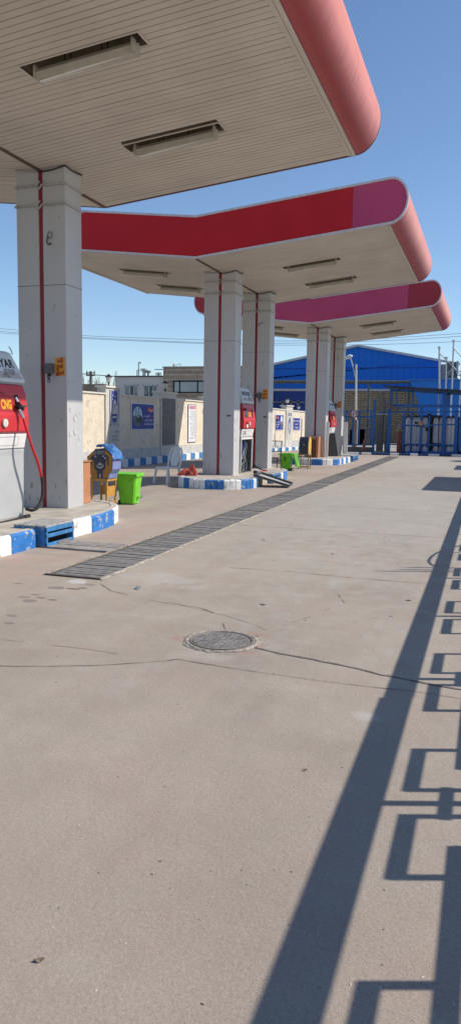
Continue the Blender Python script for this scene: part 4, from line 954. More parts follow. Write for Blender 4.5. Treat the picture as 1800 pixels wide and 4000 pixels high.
cloth_lump(-6.86, 16.95, .222, .16, .13, .17, 4).build('fold', rcl, t, smooth=35); cloth_lump(-6.70, 17.02, .222, .10, .09, .27, 9).build('fold', rcl, t, smooth=35); cloth_lump(-6.98, 17.0, .222, .07, .07, .06, 2).build('fold', rcl, t, smooth=35)
mb = MB(); mb.tube([(-6.80, 16.86, .27), (-6.72, 16.86, .275)], .022, 8); mb.box(-6.82, -6.70, 16.88, 16.9, .32, .335); mb.build('buckle', black, t)
# ================================================================ BOUNDARY WALL (local frame: y along the wall, +x towards the yard)
WT = math.atan2(-.1253, .9921); WX = Vector((.9921, -.1253, 0)); WY = Vector((.1253, .9921, 0)); W0 = Vector((-14, 27, 0))
def wl(s, x=0, z=0): return W0+WY*s+WX*x+Vector((0, 0, z))
stucco = M('wall_stucco', (.68, .60, .475), .92, .13, 2.2, bump=1.0, bscale=9, chip=(.55, .485, .39), chipamt=.03, chipscale=2.2)
plinth = M('wall_plinth', (.50, .49, .46), .85, .12, 4, bump=.2)
cope = M('wall_coping', (.66, .63, .56), .8, .12, 6)
pil_m = M('pillar_stone', (.56, .53, .47), .8, .1, 6)
pil_d = M('pillar_dark_panel', (.17, .16, .15), .7, .3, 10, bump=.4)
XA = -13.45
def TA(v): return Vector((XA+v[0], 27+v[1], v[2]))
def TB(v): return W0+WY*v[1]+WX*v[0]+Vector((0, 0, v[2]))
def A_(s, z=0):                          # measured on the far line, carried to the near line of the wall
    q = wl(s, 0, z); k = XA/q.x; return q.y*k-27, EYE+(z-EYE)*k
def AY(s): return A_(s)[0]
def AZ(s, z): return A_(s, z)[1]
wall = thing('boundary_wall', 'long cream stucco boundary wall with pillars, stone plinth and pale coping', 'wall', (XA, 27, 0))
def topA(y): return 2.44+.0*y
def topB(s): return 2.52-.0165*s
PA = [(AY(-6.2), AY(-5.2)), (AY(-.6), AY(.38)), (AY(3.52), AY(4.83))]; PB = [(13.6, 14.5), (18.2, 19.25)]
bA = [-13.0]+[v for p in PA for v in p]+[9.0]; bB = [9.4]+[v for p in PB for v in p]+[21.6]
for T, bounds, top in ((TA, bA, topA), (TB, bB, topB)):
    for i in range(0, len(bounds), 2):
        a, b = bounds[i], bounds[i+1]; mb = MB(); mb.hexa([TA(v) if T is TA else TB(v) for v in [(-.2, a, -.4), (0, a, -.4), (0, b, -.4), (-.2, b, -.4), (-.2, a, top(a)), (0, a, top(a)), (0, b, top(b)), (-.2, b, top(b))]]); mb.build('wall_panel', stucco, wall)
        mb = MB(); mb.hexa([T(v) for v in [(-.25, a, top(a)), (.05, a, top(a)), (.05, b, top(b)), (-.25, b, top(b)), (-.25, a, top(a)+.055), (.05, a, top(a)+.055), (.05, b, top(b)+.055), (-.25, b, top(b)+.055)]]); mb.build('coping', cope, wall)
        mb = MB(); n_ = max(1, round((b-a)/1.1))
        for k in range(n_): mb.box(0, .03, a+(b-a)*k/n_+.003, a+(b-a)*(k+1)/n_-.003, -.4, .38)
        mb.v = [T(v) for v in mb.v]; mb.build('plinth', plinth, wall)
def pillar(T, a, b, tp, panel):
    mb = MB(); mb.box(-.3, .055, a, b, -.4, tp); mb.v = [T(v) for v in mb.v]; p_ = mb.build('pillar', pil_m, wall)
    mb = MB(); mb.box(-.36, .11, a-.07, b+.07, tp, tp+.07); mb.v = [T(v) for v in mb.v]; mb.build('cap', cope, p_, bevel=.008)
    if panel: mb = MB(); mb.box(.056, .068, a+.12, b-.12, .42, tp-.22); mb.v = [T(v) for v in mb.v]; mb.build('dark_panel', pil_d, p_)
for k, (a, b) in enumerate(PA): pillar(TA, a, b, topA(a)+.25, k == 2)
for a, b in PB: pillar(TB, a, b, topB(a)+.24, False)
mb = MB(); mb.box(-13.75, -12.7, 35.75, 36.7, -.4, 2.66); p_ = mb.build('pillar', pil_m, wall); mb = MB(); mb.box(-13.8, -12.65, 35.7, 36.75, 2.66, 2.73); mb.build('cap', cope, p_)
mb = MB(); mb.box(-8, -.2, 21.4, 21.6, -.4, 2.16); mb.v = [TB(v) for v in mb.v]; mb.build('wall_panel', stucco, wall)
# kerb along its foot
kt = thing('wall_kerb', 'blue and white painted kerb along the foot of the cream boundary wall', 'kerb', (XA, 27, 0))
bluew = M('wall_kerb_blue', (.045, .20, .43), .6, .2, 8, chip=(.4, .42, .43), chipamt=.02); i = 0
for T, s, e in ((TA, -12.9, 8.6), (TB, 9.5, 21.4)):
    while s < e:
        mb = MB(); mb.box(.035, .22, s+.008, s+.54, -.42, -.015+random.uniform(-.01, .01)); mb.v = [T(v) for v in mb.v]; mb.build('kerb_stone', (whitep, bluew)[i % 2], kt, bevel=.02); s += .55; i += 1
# lanterns on the pillars
glass_l = M('lantern_glass', (.62, .60, .54), .25, .05)
def lantern(s, z, label, k=1.0):
    t = thing('wall_lantern', label, 'lantern', (TB if s > 9 else TA)((-.12, s, z)), WT if s > 9 else 0, group='lanterns on the wall pillars')
    mb = MB(); mb.lathe((0, 0, 0), [(.07*k, 0), (.075*k, .02*k), (.03*k, .05*k), (.028*k, .10*k), (.05*k, .13*k), (.06*k, .15*k)], 12); mb.build('base', black, t, local=True, smooth=40)
    mb = MB(); mb.lathe((0, 0, 0), [(.062*k, .15*k), (.10*k, .22*k), (.125*k, .32*k), (.128*k, .37*k)], 8); mb.build('glass', glass_l, t, local=True)
    mb = MB(); mb.lathe((0, 0, 0), [(.155*k, .37*k), (.15*k, .385*k), (.08*k, .44*k), (.03*k, .465*k), (.03*k, .485*k), (.008*k, .50*k)], 12); mb.build('cap', black, t, local=True, smooth=30)
    return t
lantern(AY(-.12), topA(0)+.32, 'black capped lantern on the pillar with the pointed blue banner', .92)
lantern(AY(4.18), topA(0)+.32, 'black capped lantern on the pillar with the dark panel', .98)
lantern(18.72, topB(18.7)+.31, 'pale lantern on the pillar beyond the opened dispenser', .95)
lantern(20.72, topB(20.7)+.055, 'pale lantern on the wall top at its far end', .72)
# signs
sgn_blue = M('sign_blue', (.035, .05, .27), .4, .06, 4); sgn_white = M('sign_white', (.70, .70, .72), .45, .04); sgn_red = M('sign_red', (.50, .03, .04), .5)
pic_sky = M('picture_sky', (.42, .55, .62), .5, .2, 9); pic_gr = M('picture_grey', (.12, .15, .15), .5, .4, 14); sgn_txt = M('sign_lettering', (.66, .66, .70), .5); navy_t = M('sign_navy', (.03, .035, .13), .5)
def sign(name, s0, s1, z0, z1, label, cat='sign', x=.012):
    if s0 > 9: return thing(name, label, cat, wl((s0+s1)/2, x, z0), WT), s1-s0, z1-z0
    (ya, za), (yb_, zb_) = A_(s0, z0), A_(s1, z1); t = thing(name, label, cat, TA((x, (ya+yb_)/2, za)))
    t.scale = (1, (yb_-ya)/(s1-s0), (zb_-za)/(z1-z0)); return t, s1-s0, z1-z0
YL, ZL = (0, 1, 0), (0, 0, 1)
def rect(mb, y0, y1, z0, z1, e, m=0): return mb.add([(e, y0, z0), (e, y1, z0), (e, y1, z1), (e, y0, z1)], [(0, 1, 2, 3)], m)
def oval(mb, cy, cz, ry, rz, e, a0=0, a1=360, m=0, n=28): return mb.flat([(cy+ry*math.cos(R(a0+(a1-a0)*i/n)), cz+rz*math.sin(R(a0+(a1-a0)*i/n))) for i in range(n)], (e, 0, 0), YL, ZL, m)
def board(t, W_, H_, m1, m2, bd=.035):
    mb = MB(); mb.box(0, .02, -W_/2, W_/2, 0, H_); mb.build('frame', m2, t, local=True, bevel=.004)
    mb = MB(); rect(mb, -W_/2+bd, W_/2-bd, bd, H_-bd, .0215); mb.build('face', m1, t, local=True)
t, W_, H_ = sign('notice_sign', 1.22, 2.99, 1.10, 2.20, 'blue notice sign with an oval picture and a red heading on the shaded wall panel')
board(t, W_, H_, sgn_blue, sgn_white)
mb = MB(); oval(mb, -.42, .55, .36, .40, .023); oval(mb, -.42, .55, .355, .395, .0235, 175, 365, 1); rect(mb, -.58, -.53, .55, .86, .0245, 1); rect(mb, -.36, -.32, .58, .9, .0245, 1)
mb.flat([(-.5, .3), (-.12, .28), (-.1, .5), (-.2, .6), (-.44, .6), (-.52, .48)], (.025, 0, 0), YL, ZL, 2); rect(mb, -.45, -.33, .5, .57, .026, 0); mb.build('picture', [pic_sky, pic_gr, M('picture_dark', (.035, .045, .05), .5)], t, local=True)
mb = MB(); rect(mb, .34, .83, .74, .93, .023); mb.build('heading', sgn_red, t, local=True)
mb = MB(); mb.text(fa('توجه!'), (.0245, .60, .835), YL, ZL, .17, bold=.006); mb.text(fa('لازم است'), (.0235, .28, .58), YL, ZL, .12, bold=.004)
for q, z in (('سرنشینان خودرو', .42), ('در محل پیاده شوند', .26)): mb.text(fa(q), (.0235, .47, z), YL, ZL, .125, bold=.004, squeeze=.8)
mb.build('lettering', sgn_txt, t, local=True); mb = MB(); mb.text(fa('تمامی'), (.0235, .66, .58), YL, ZL, .12, bold=.003); mb.build('red_lettering', sgn_red, t, local=True)
t, W_, H_ = sign('rules_sign', 5.98, 6.78, .49, 2.26, 'tall white rules sign with a red heading and thin lines of text')
board(t, W_, H_, sgn_white, M('sign_frame_navy', (.06, .06, .14), .5), .03)
mb = MB(); rect(mb, -.31, .31, 1.57, 1.69, .023); mb.build('heading', sgn_red, t, local=True)
mb = MB(); mb.text(fa('مقررات جایگاه'), (.0245, 0, 1.63), YL, ZL, .10, squeeze=.95, bold=.004); mb.build('heading_lettering', sgn_txt, t, local=True)
mb = MB(); lines = ['رعایت نظم در صف', 'خاموش کردن خودرو', 'ممنوعیت سیگار', 'پیاده شدن همه سرنشینان', 'باز کردن درب موتور', 'بستن شیر مخزن', 'گواهی', 'پرداخت بهای گاز جایگاه', 'کارت معتبر', 'تلفن همراه خاموش', 'احتیاط هنگام حرکت', 'رعایت سرعت مجاز', 'همکاری با کارکنان', 'پرهیز از عجله کردن', 'با تشکر', 'مدیریت جایگاه گاز طبیعی']
for i, q in enumerate(lines): mb.text(fa(q), (.0235, .32, 1.47-i*.084), YL, ZL, .062, 'RIGHT', bold=.001)
mb.build('lettering', M('rules_ink', (.16, .16, .18), .6), t, local=True)
# pointed blue banner on the first pillar
t, W_, H_ = sign('pillar_banner', -.36, .27, .45, 2.66, 'pointed blue banner with white calligraphy over grey lettering on the left pillar', 'banner', .06)
mb = MB(); mb.box(0, .008, -.315, .315, 0, H_); mb.build('sheet', M('banner_grey', (.46, .46, .44), .55, .06), t, local=True)
ban_b = M('banner_blue', (.05, .06, .26), .5, .15, 6)
def shield(k, e, z1): return [(-.315*k, z1), (-.315*k, 1.20), (-.24*k, 1.02), (0, .80+.1*(1-k)*3), (.24*k, 1.02), (.315*k, 1.20), (.315*k, z1)]
mb = MB(); mb.flat(shield(.98, 0, H_-.02), (.0095, 0, 0), YL, ZL, 0); mb.flat(shield(.86, 0, H_-.03), (.011, 0, 0), YL, ZL, 1); mb.flat(shield(.66, 0, H_-.04), (.0125, 0, 0), YL, ZL, 2); mb.build('shield', [navy_t, M('banner_pale', (.5, .5, .55), .5), ban_b], t, local=True)
mb = MB(); rr = random.Random(11)
mb.flat([(-.16, 1.28), (.18, 1.28), (.19, 1.55), (.12, 1.78), (.0, 1.86), (-.08, 1.78), (-.15, 1.5)], (.0135, 0, 0), YL, ZL)
for y, z in ((-.12, 2.0), (-.05, 1.97), (.02, 1.98), (.09, 1.95), (-.13, 1.85)): oval(mb, y, z, .022, .03, .0135, n=10)
mb.flat([(-.14, 1.12), (.14, 1.14), (.14, 1.2), (-.14, 1.18)], (.0135, 0, 0), YL, ZL); mb.build('calligraphy', M('banner_cream', (.58, .56, .50), .5), t, local=True)
mb = MB()
for _ in range(34): y, z = rr.uniform(-.12, .15), rr.uniform(1.3, 1.7); a = rr.uniform(0, 3.1); l = rr.uniform(.02, .05); mb.flat([(-l, -.007), (l, -.004), (l*.6, .009), (-l, .006)], (.0145, y, z), (0, math.cos(a), math.sin(a)), (0, -math.sin(a), math.cos(a)))
mb.build('calligraphy_stroke', navy_t, t, local=True)
mb = MB(); mb.text(fa('مصدق!'), (.0095, .17, .60), YL, ZL, .10, bold=.003); mb.text(fa('تو عمق نگاهت'), (.0095, .02, .42), YL, ZL, .085, bold=.003, squeeze=.8); mb.text(fa('سخن از عشق است'), (.0095, .02, .28), YL, ZL, .085, bold=.003, squeeze=.8)
for y in (-.25, .25): oval(mb, y, .87, .035, .045, .0095)
mb.build('lettering', navy_t, t, local=True)
# far pillar banner and signs
t, W_, H_ = sign('pillar_banner', 18.35, 19.1, .5, 2.2, 'narrow pale banner with a pointed blue motif on the far pillar', 'banner', .06)
mb = MB(); mb.box(0, .008, -.36, .36, 0, H_); mb.build('sheet', M('banner_cream_sheet', (.56, .54, .47), .55), t, local=True)
mb = MB(); mb.flat([(0, 1.35), (.2, 1.05), (.24, .8), (.2, .55), (0, .25), (-.2, .55), (-.24, .8), (-.2, 1.05)], (.01, 0, 0), YL, ZL); rect(mb, -.25, .28, 1.40, 1.55, .01); mb.build('motif', M('motif_blue', (.08, .11, .26), .5), t, local=True)
mb = MB(); mb.flat([(0, 1.1), (.09, .85), (.05, .4), (-.07, .5), (-.1, .85)], (.0115, 0, 0), YL, ZL); rect(mb, -.1, .1, 1.44, 1.5, .0115); mb.build('motif_lettering', sgn_txt, t, local=True)
t, W_, H_ = sign('notice_sign', 16.55, 17.82, 1.02, 1.95, 'far blue notice sign with a red heading and a white oval picture')
board(t, W_, H_, sgn_blue, sgn_white)
mb = MB(); oval(mb, .32, .5, .2, .36, .023); oval(mb, .32, .36, .17, .2, .0235, m=1); mb.build('picture', [sgn_txt, pic_gr], t, local=True)
mb = MB(); rect(mb, -.58, -.15, .66, .82, .023); mb.build('heading', sgn_red, t, local=True)
mb = MB(); mb.text(fa('توجه!'), (.0245, -.36, .74), YL, ZL, .15, bold=.006)
for q, z in (('کپسول گاز', .5), ('بازرسی شود', .36), ('هر سال', .22)): mb.text(fa(q), (.0235, -.3, z), YL, ZL, .12, bold=.004)
mb.build('lettering', sgn_txt, t, local=True)
t, W_, H_ = sign('notice_sign', 19.45, 20.62, 1.0, 1.80, 'far blue notice sign with three lines of white lettering right of the far pillar')
board(t, W_, H_, sgn_blue, sgn_white)
mb = MB()
for q, z in (('ورود افراد متفرقه', .6), ('به محوطه', .4), ('ممنوع است', .2)): mb.text(fa(q), (.0235, 0, z), YL, ZL, .15, bold=.006)
mb.build('lettering', sgn_txt, t, local=True)
mb = MB(); mb.tube([(0, 0, 0), (0, 0, 2.05)], .03, 8); o_ = one(mb, 'drain_pipe', cope, 'pale vertical pipe on the far end of the boundary wall', 'pipe', origin=(0, 0, 0)); o_.location = wl(20.95, .04, -.3)

# ================================================================ HOUSES AND SKYLINE BEHIND THE WALL
def fx(px, py, Y): return P(px, py, 1, Y)
plaster = M('house_plaster', (.60, .575, .54), .85, .08, .8, bump=.2)
clad = Mbrick('stone_cladding', (.37, .28, .20), (.43, .33, .24), (.58, .50, .40), 6.0, .36, .045, .2)
glz = M('window_glass', (.10, .14, .16), .06, .1, spec=.9); wfr = M('window_frame_white', (.6, .6, .58), .5); wfd = M('window_frame_black', (.015, .015, .018), .4)
curtain = M('curtain_green', (.10, .14, .13), .7)
hs = thing('white_house', 'pale plastered flat roofed house with two windows behind the wall', 'house', (-26.5, 58, -.4))
a, b = fx(451, 1473, 55), fx(638, 1473, 55); mb = MB(); mb.box(a.x, b.x, 55, 63, -.4, a.z); mb.build('wall', plaster, hs)
mb = MB(); mb.box(a.x-.08, b.x, 54.9, 63.1, a.z, a.z+.1); mb.build('roof_edge', M('roof_edge_dark', (.08, .08, .08), .8), hs)
for x0, x1, y0, y1 in ((487, 541, 1503, 1552), (561, 616, 1504, 1557)):
    p, q = fx(x0, y0, 55), fx(x1, y1, 55); mb = MB()
    for u, v, s_, r_ in ((p.x, q.x, p.z-.07, p.z), (p.x, q.x, q.z, q.z+.07), (p.x, p.x+.07, q.z, p.z), (q.x-.07, q.x, q.z, p.z), (p.x+(q.x-p.x)*.38, p.x+(q.x-p.x)*.38+.06, q.z, p.z), (p.x+(q.x-p.x)*.68, p.x+(q.x-p.x)*.68+.06, q.z, p.z)): mb.box(u, v, 54.95, 55.02, s_, r_)
    wn = mb.build('window', wfr, hs); mb = MB(); mb.box(p.x+.05, q.x-.05, 54.99, 55.0, q.z+.05, p.z-.05); mb.build('glass', glz, wn)
    mb = MB(); mb.box(p.x+(q.x-p.x)*.40, p.x+(q.x-p.x)*.68, 54.975, 54.985, q.z+.05, p.z-.05); mb.build('curtain', curtain, wn)
for px, py0, py1, r_, lb in ((542, 1417, 1472, .055, 0), (536, 1447, 1472, .04, 0), (560, 1440, 1472, .06, 1), (566, 1444, 1472, .06, 1), (579, 1448, 1472, .07, 2), (620, 1456, 1472, .05, 1)):
    p, q = fx(px, py0, 56.5), fx(px, py1, 56.5); mb = MB(); mb.tube([(p.x, 56.5, a.z), (p.x, 56.5, p.z)], r_, 8)
    if lb == 0: mb.tube([(p.x, 56.5, p.z), (p.x+.12, 56.5, p.z+.04), (p.x+.2, 56.5, p.z-.05)], r_, 8)
    else:
        for i in range(4): mb.tube([(p.x-.2+.13*i, 56.5, p.z-.2), (p.x-.2+.13*i, 56.5, p.z+.02)], .05, 8)
    mb.build('chimney_pipe', (M('flue_metal', (.4, .42, .43), .4, metal=.5), M('flue_cream', (.62, .58, .5), .6), M('flue_brown', (.3, .25, .2), .7))[lb], hs)
hb = thing('brown_house', 'brown stone clad house with pale bands and a wide black framed window', 'house', (-21, 58, -.4))
c, d = fx(638, 1436, 54.8), fx(960, 1438, 54.8); mb = MB(); mb.box(c.x, d.x, 54.8, 66, -.4, c.z); mb.build('wall', clad, hb)
mb = MB(); mb.box(c.x-.06, d.x+.06, 54.74, 66, c.z, c.z+.08); mb.build('roof_edge', M('roof_edge_grey', (.3, .29, .28), .8), hb)
for x0, x1, y0, y1 in ((678, 800, 1487, 1536), (850, 930, 1487, 1536)):
    p, q = fx(x0, y0, 54.8), fx(x1, y1, 54.8); mb = MB(); W2 = q.x-p.x
    for u, v, s_, r_ in ((p.x, q.x, p.z-.1, p.z), (p.x, q.x, q.z, q.z+.1), (p.x, p.x+.1, q.z, p.z), (q.x-.1, q.x, q.z, p.z), (p.x+W2*.19, p.x+W2*.19+.09, q.z, p.z), (p.x+W2*.76, p.x+W2*.76+.09, q.z, p.z)): mb.box(u, v, 54.72, 54.83, s_, r_)
    wn = mb.build('window', wfd, hb); mb = MB(); mb.box(p.x+.05, q.x-.05, 54.76, 54.77, q.z+.05, p.z-.05); mb.build('glass', M('window_glass_pale', (.24, .30, .33), .08, .15, .6, spec=.9), wn)
p = fx(681, 1421, 56); mb = MB(); mb.tube([(p.x, 56, c.z), (p.x, 56, p.z)], .12, 10); mb.build('chimney_pipe', M('flue_cream', (.62, .58, .5)), hb)
mb = MB(); u, v = fx(687, 1430, 56), fx(706, 1420, 56); mb.tube([(p.x, 56, u.z), (v.x, 56, v.z), (v.x, 56, c.z)], .02, 5); mb.build('aerial', dark, hb)
# brown back wall, bare tree and pole
lowb = Mbrick('rough_brick', (.24, .16, .11), (.30, .21, .15), (.30, .26, .21), .3, .12, .03, .6)
mb = MB(); a_, b_ = fx(300, 1500, 46), fx(412, 1503, 46); mb.box(a_.x-9, b_.x, 46, 46.3, -.4, a_.z); one(mb, 'brick_wall', lowb, 'low brown brick wall behind the left end of the cream wall', 'wall')
def pole(px, py0, Y, r_, label, ma, arms):
    p = fx(px, py0, Y); t = thing('utility_pole', label, 'pole', (p.x, Y, -.4)); mb = MB(); mb.tube([(p.x, Y, -.4), (p.x, Y, p.z)], r_, 8); mb.build('shaft', ma, t, smooth=40)
    mb = MB()
    for dz in arms: mb.bar((p.x-.35, Y, p.z-dz), (p.x+.35, Y, p.z-dz), .07); mb.tube([(p.x-.3, Y, p.z-dz), (p.x-.3, Y, p.z-dz+.16)], .035, 6); mb.tube([(p.x+.3, Y, p.z-dz), (p.x+.3, Y, p.z-dz+.16)], .035, 6)
    mb.build('crossarm', ma, t); return p
pw = M('pole_wood', (.16, .12, .09), .85, .2, 8)
pp = pole(355, 1450, 48, .09, 'brown utility pole behind the left end of the cream wall', pw, (.12, .3))
cab = M('power_cable', (.10, .11, .13), .6)
def cable(pts, r_, label, name='power_cable'):
    mb = MB(); mb.tube(curve(pts, 10), r_, 5); one(mb, name, cab, label, 'cable')
cable([fx(230, 1452, 48), fx(355, 1463, 48), fx(450, 1470, 49)], .03, 'dark cable running from the brown utility pole to the white house')
rr = random.Random(21)
def bare_tree(px, py0, py1, Y, label, n=16, seed=1):
    r_ = random.Random(seed); p, q = fx(px, py1, Y), fx(px, py0, Y); t = thing('bare_tree', label, 'tree', (p.x, Y, -.4), group='bare trees behind the wall'); mb = MB()
    base = Vector((p.x, Y, -.4)); mid = Vector((p.x+.1, Y, p.z)); mb.tube([base, (base+mid)/2+Vector((.08, 0, 0)), mid], .07, 7, rings=[1.2, 1, .7]); mb.build('trunk', pw, t, smooth=50)
    mb = MB(); H_ = q.z-p.z
    for i in range(n):
        x = r_.uniform(-1, 1)*H_*.75; e = mid+Vector((x, r_.uniform(-.4, .4), H_*r_.uniform(.55, 1.05))); m_ = mid.lerp(e, .5)+Vector((x*.22, 0, -.05*H_)); pts = curve([mid+Vector((0, 0, -.5*r_.random())), m_, e], 4)
        mb.tube(pts, .028, 4, rings=[1-.75*k/(len(pts)-1) for k in range(len(pts))])
        for _ in range(3): s0 = pts[r_.randrange(3, len(pts)-1)]; mb.tube([s0, s0+Vector((r_.uniform(-.25, .25), r_.uniform(-.1, .1), r_.uniform(.1, .4)))*H_*.5], .012, 3)
    mb.build('twigs', M('twig_grey', (.2, .17, .14), .85), t)
bare_tree(345, 1462, 1535, 49.5, 'bare grey twigs of a shrub around the brown utility pole', 14, 3)
bare_tree(418, 1455, 1540, 50.5, 'bare leafless tree between the utility pole and the white house', 12, 8)
# long power lines across the sky
def far_line(pts, label):
    mb = MB(); mb.tube(curve([fx(x, y, 72) for x, y in pts], 8), .02, 5); one(mb, 'power_line', M('power_line_grey', (.20, .23, .27), .7), label, 'power line', 'power lines crossing the sky')
far_line([(-120, 1270), (0, 1283), (330, 1311), (790, 1327), (1074, 1332), (1440, 1324), (1700, 1309), (1950, 1290)], 'uppermost of the thin power lines across the low sky')
far_line([(-120, 1281), (0, 1294), (330, 1318), (790, 1338), (1074, 1341), (1440, 1333), (1700, 1320), (1950, 1302)], 'middle one of the thin power lines across the low sky')
far_line([(-120, 1290), (0, 1300), (330, 1322), (790, 1342), (1074, 1348), (1440, 1346), (1700, 1338), (1950, 1326)], 'lowest of the thin power lines across the low sky')

# ================================================================ WAREHOUSE AND COMPRESSOR YARD
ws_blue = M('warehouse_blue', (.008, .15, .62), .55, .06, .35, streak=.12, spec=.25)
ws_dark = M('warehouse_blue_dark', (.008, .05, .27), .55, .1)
ws_trim = M('warehouse_trim', (.50, .51, .53), .6)
ws_brick = Mbrick('warehouse_brick', (.60, .455, .27), (.48, .36, .21), (.17, .125, .08), .62, .135, .024, .7)
wh = thing('warehouse', 'large blue metal clad warehouse with a low gable above a tan brick wall', 'warehouse', (-10, 66, -.5))
L0, PK, R0 = fx(1000, 1440, 60), fx(1397, 1352, 60), fx(1720, 1411, 60); zb = fx(1341, 1519, 60).z; xl = L0.x-9; zl = L0.z-(PK.z-L0.z)/(PK.x-L0.x)*9
zl2 = L0.z-2.0
gab = [(xl, zb), (R0.x, zb), (R0.x, R0.z), (PK.x, PK.z), (L0.x, L0.z), (xl, zl)]
mb = MB(); mb.prism(gab, 'y', 60, 60.3)
x = xl+.3
while x < R0.x:                          # standing seams of the sheeting
    zt = PK.z-(PK.z-R0.z)/(R0.x-PK.x)*(x-PK.x) if x > PK.x else PK.z-(PK.z-L0.z)/(PK.x-L0.x)*(PK.x-x); mb.box(x, x+.05, 59.975, 60, zb, zt-.05); x += .5
mb.build('blue_cladding', ws_blue, wh)
mb = MB()
for z in (fx(1500, 1437, 60).z, ): mb.box(xl, R0.x, 59.96, 59.99, z-.03, z+.03)
mb.build('cladding_joint', ws_dark, wh)
mb = MB()
for (x0, z0), (x1, z1) in (((xl, zl), (PK.x, PK.z)), ((PK.x, PK.z), (R0.x+1.4, R0.z-.27))): mb.bar((x0, 59.95, z0+.04), (x1, 59.95, z1+.04), .35, .17)
mb.build('gable_trim', ws_trim, wh)
mb = MB(); mb.box(xl, R0.x, 59.9, 60.0, zb-.18, zb); mb.build('band', ws_trim, wh)
mb = MB(); xs_ = fx(1195, 1530, 60).x; mb.box(xs_, R0.x, 60, 60.3, -.6, zb-.18); mb.build('brick_wall', ws_brick, wh)
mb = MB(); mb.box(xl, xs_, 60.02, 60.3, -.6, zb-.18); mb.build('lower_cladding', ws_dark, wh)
mb = MB()
for px in (1100, 1133, 1160): q = fx(px, 1580, 60); mb.box(q.x, q.x+.18, 59.9, 60.0, -.6, fx(px, 1565, 60).z)
q0, q1 = fx(1066, 1568, 60), fx(1190, 1572, 60); mb.box(q0.x, q1.x, 59.9, 59.98, q0.z-.1, q0.z); mb.build('gate_frame', M('frame_grey', (.22, .22, .24), .6), wh)
mb = MB(); q = fx(1487, 1560, 60); mb.box(q.x-.18, q.x+.18, 59.93, 60, -.6, zb-.18); mb.build('brick_pier', M('pier', (.26, .21, .15), .85, .2), wh)
mb = MB(); mb.add([(xl, 60.3, zl), (PK.x, 60.3, PK.z), (R0.x, 60.3, R0.z), (xl, 84, zl), (PK.x, 84, PK.z), (R0.x, 84, R0.z)], [(0, 1, 4, 3), (1, 2, 5, 4)]); mb.add([(R0.x, 60.3, -.6), (R0.x, 84, -.6), (R0.x, 84, R0.z), (R0.x, 60.3, R0.z)], [(0, 1, 2, 3)]); mb.build('roof', M('warehouse_roof', (.42, .43, .45), .5), wh)
mb = MB(); q0, q1 = fx(1720, 1411, 60), fx(1765, 1480, 60); mb.box(R0.x, R0.x+1.15, 60.1, 62, -.6, R0.z-.22); mb.build('white_return', M('return_white', (.46, .45, .43), .7, .1, 2, streak=.2), wh)
cl_ = thing('air_cooler', 'dark slatted cooling unit bolted to the end of the blue warehouse', 'cooler', (-2.8, 59.5, 4.6)); q0, q1 = fx(1742, 1416, 59.4), fx(1783, 1476, 59.4)
mb = MB(); mb.box(q0.x, q1.x, 59.4, 60.05, q1.z, q0.z); mb.build('case', M('cooler_dark', (.06, .055, .05), .7, .3, 10), cl_)
mb = MB()
for i in range(9): z = q1.z+(q0.z-q1.z)*(i+.5)/9; mb.box(q0.x+.08, q1.x-.08, 59.36, 59.42, z-.035, z+.03)
mb.build('louvre', M('cooler_slat', (.20, .19, .17), .6), cl_)
mb = MB(); mb.box(q1.x-.1, q1.x+.06, 59.33, 60.0, q1.z+.3, q0.z+.1); mb.bar((q0.x, 59.3, q1.z+.02), (q1.x, 59.3, q1.z+.75), .14, .06); mb.bar((q0.x-.05, 59.35, q1.z-.06), (q1.x+.1, 59.35, q1.z-.06), .1); mb.build('bracket', M('cooler_frame', (.42, .40, .38), .6), cl_)
mb = MB(); a_, b_ = fx(1030, 1489, 57), fx(1600, 1492, 57); mb.tube([(a_.x, 57, a_.z), (b_.x, 57, b_.z)], .10, 8); mb.tube([(a_.x, 57.1, a_.z-.12), (b_.x-.8, 57.1, b_.z-.10)], .05, 6)
c_ = fx(1622, 1498, 57); mb.bar((b_.x-.7, 57, b_.z+.03), (c_.x, 57, c_.z), .25, .08)
for px in (1250, 1440, 1597): q = fx(px, 1490, 57); mb.bar((q.x, 57.05, -.4), (q.x, 57.05, q.z-.1), .14)
one(mb, 'pipe_run', M('pipe_grey_green', (.10, .12, .12), .7, .2, 4), 'dark pipe run on posts crossing in front of the blue warehouse', 'pipe')
# blue side building at the right
mb = MB(); a_, b_ = fx(1648, 1484, 56), fx(1800, 1484, 56); mb.prism([(a_.x-.3, fx(1648, 1560, 56).z), (a_.x+.25, -.5), (b_.x+9, -.5), (b_.x+9, a_.z-.1), (fx(1712, 1484, 56).x, a_.z-.02), (a_.x-.9, a_.z+.0)], 'y', 56, 58.5)
t = thing('blue_shed', 'plain blue sheet metal shed at the right of the warehouse', 'shed', (0, 57, -.5)); mb.build('wall', M('shed_blue', (.012, .16, .56), .5, .08, .5), t)
mb = MB(); mb.bar((a_.x-.9, 55.95, a_.z+.03), (b_.x+9, 55.95, a_.z-.06), .2, .08); mb.build('roof_edge', M('shed_edge', (.04, .16, .5), .5), t)
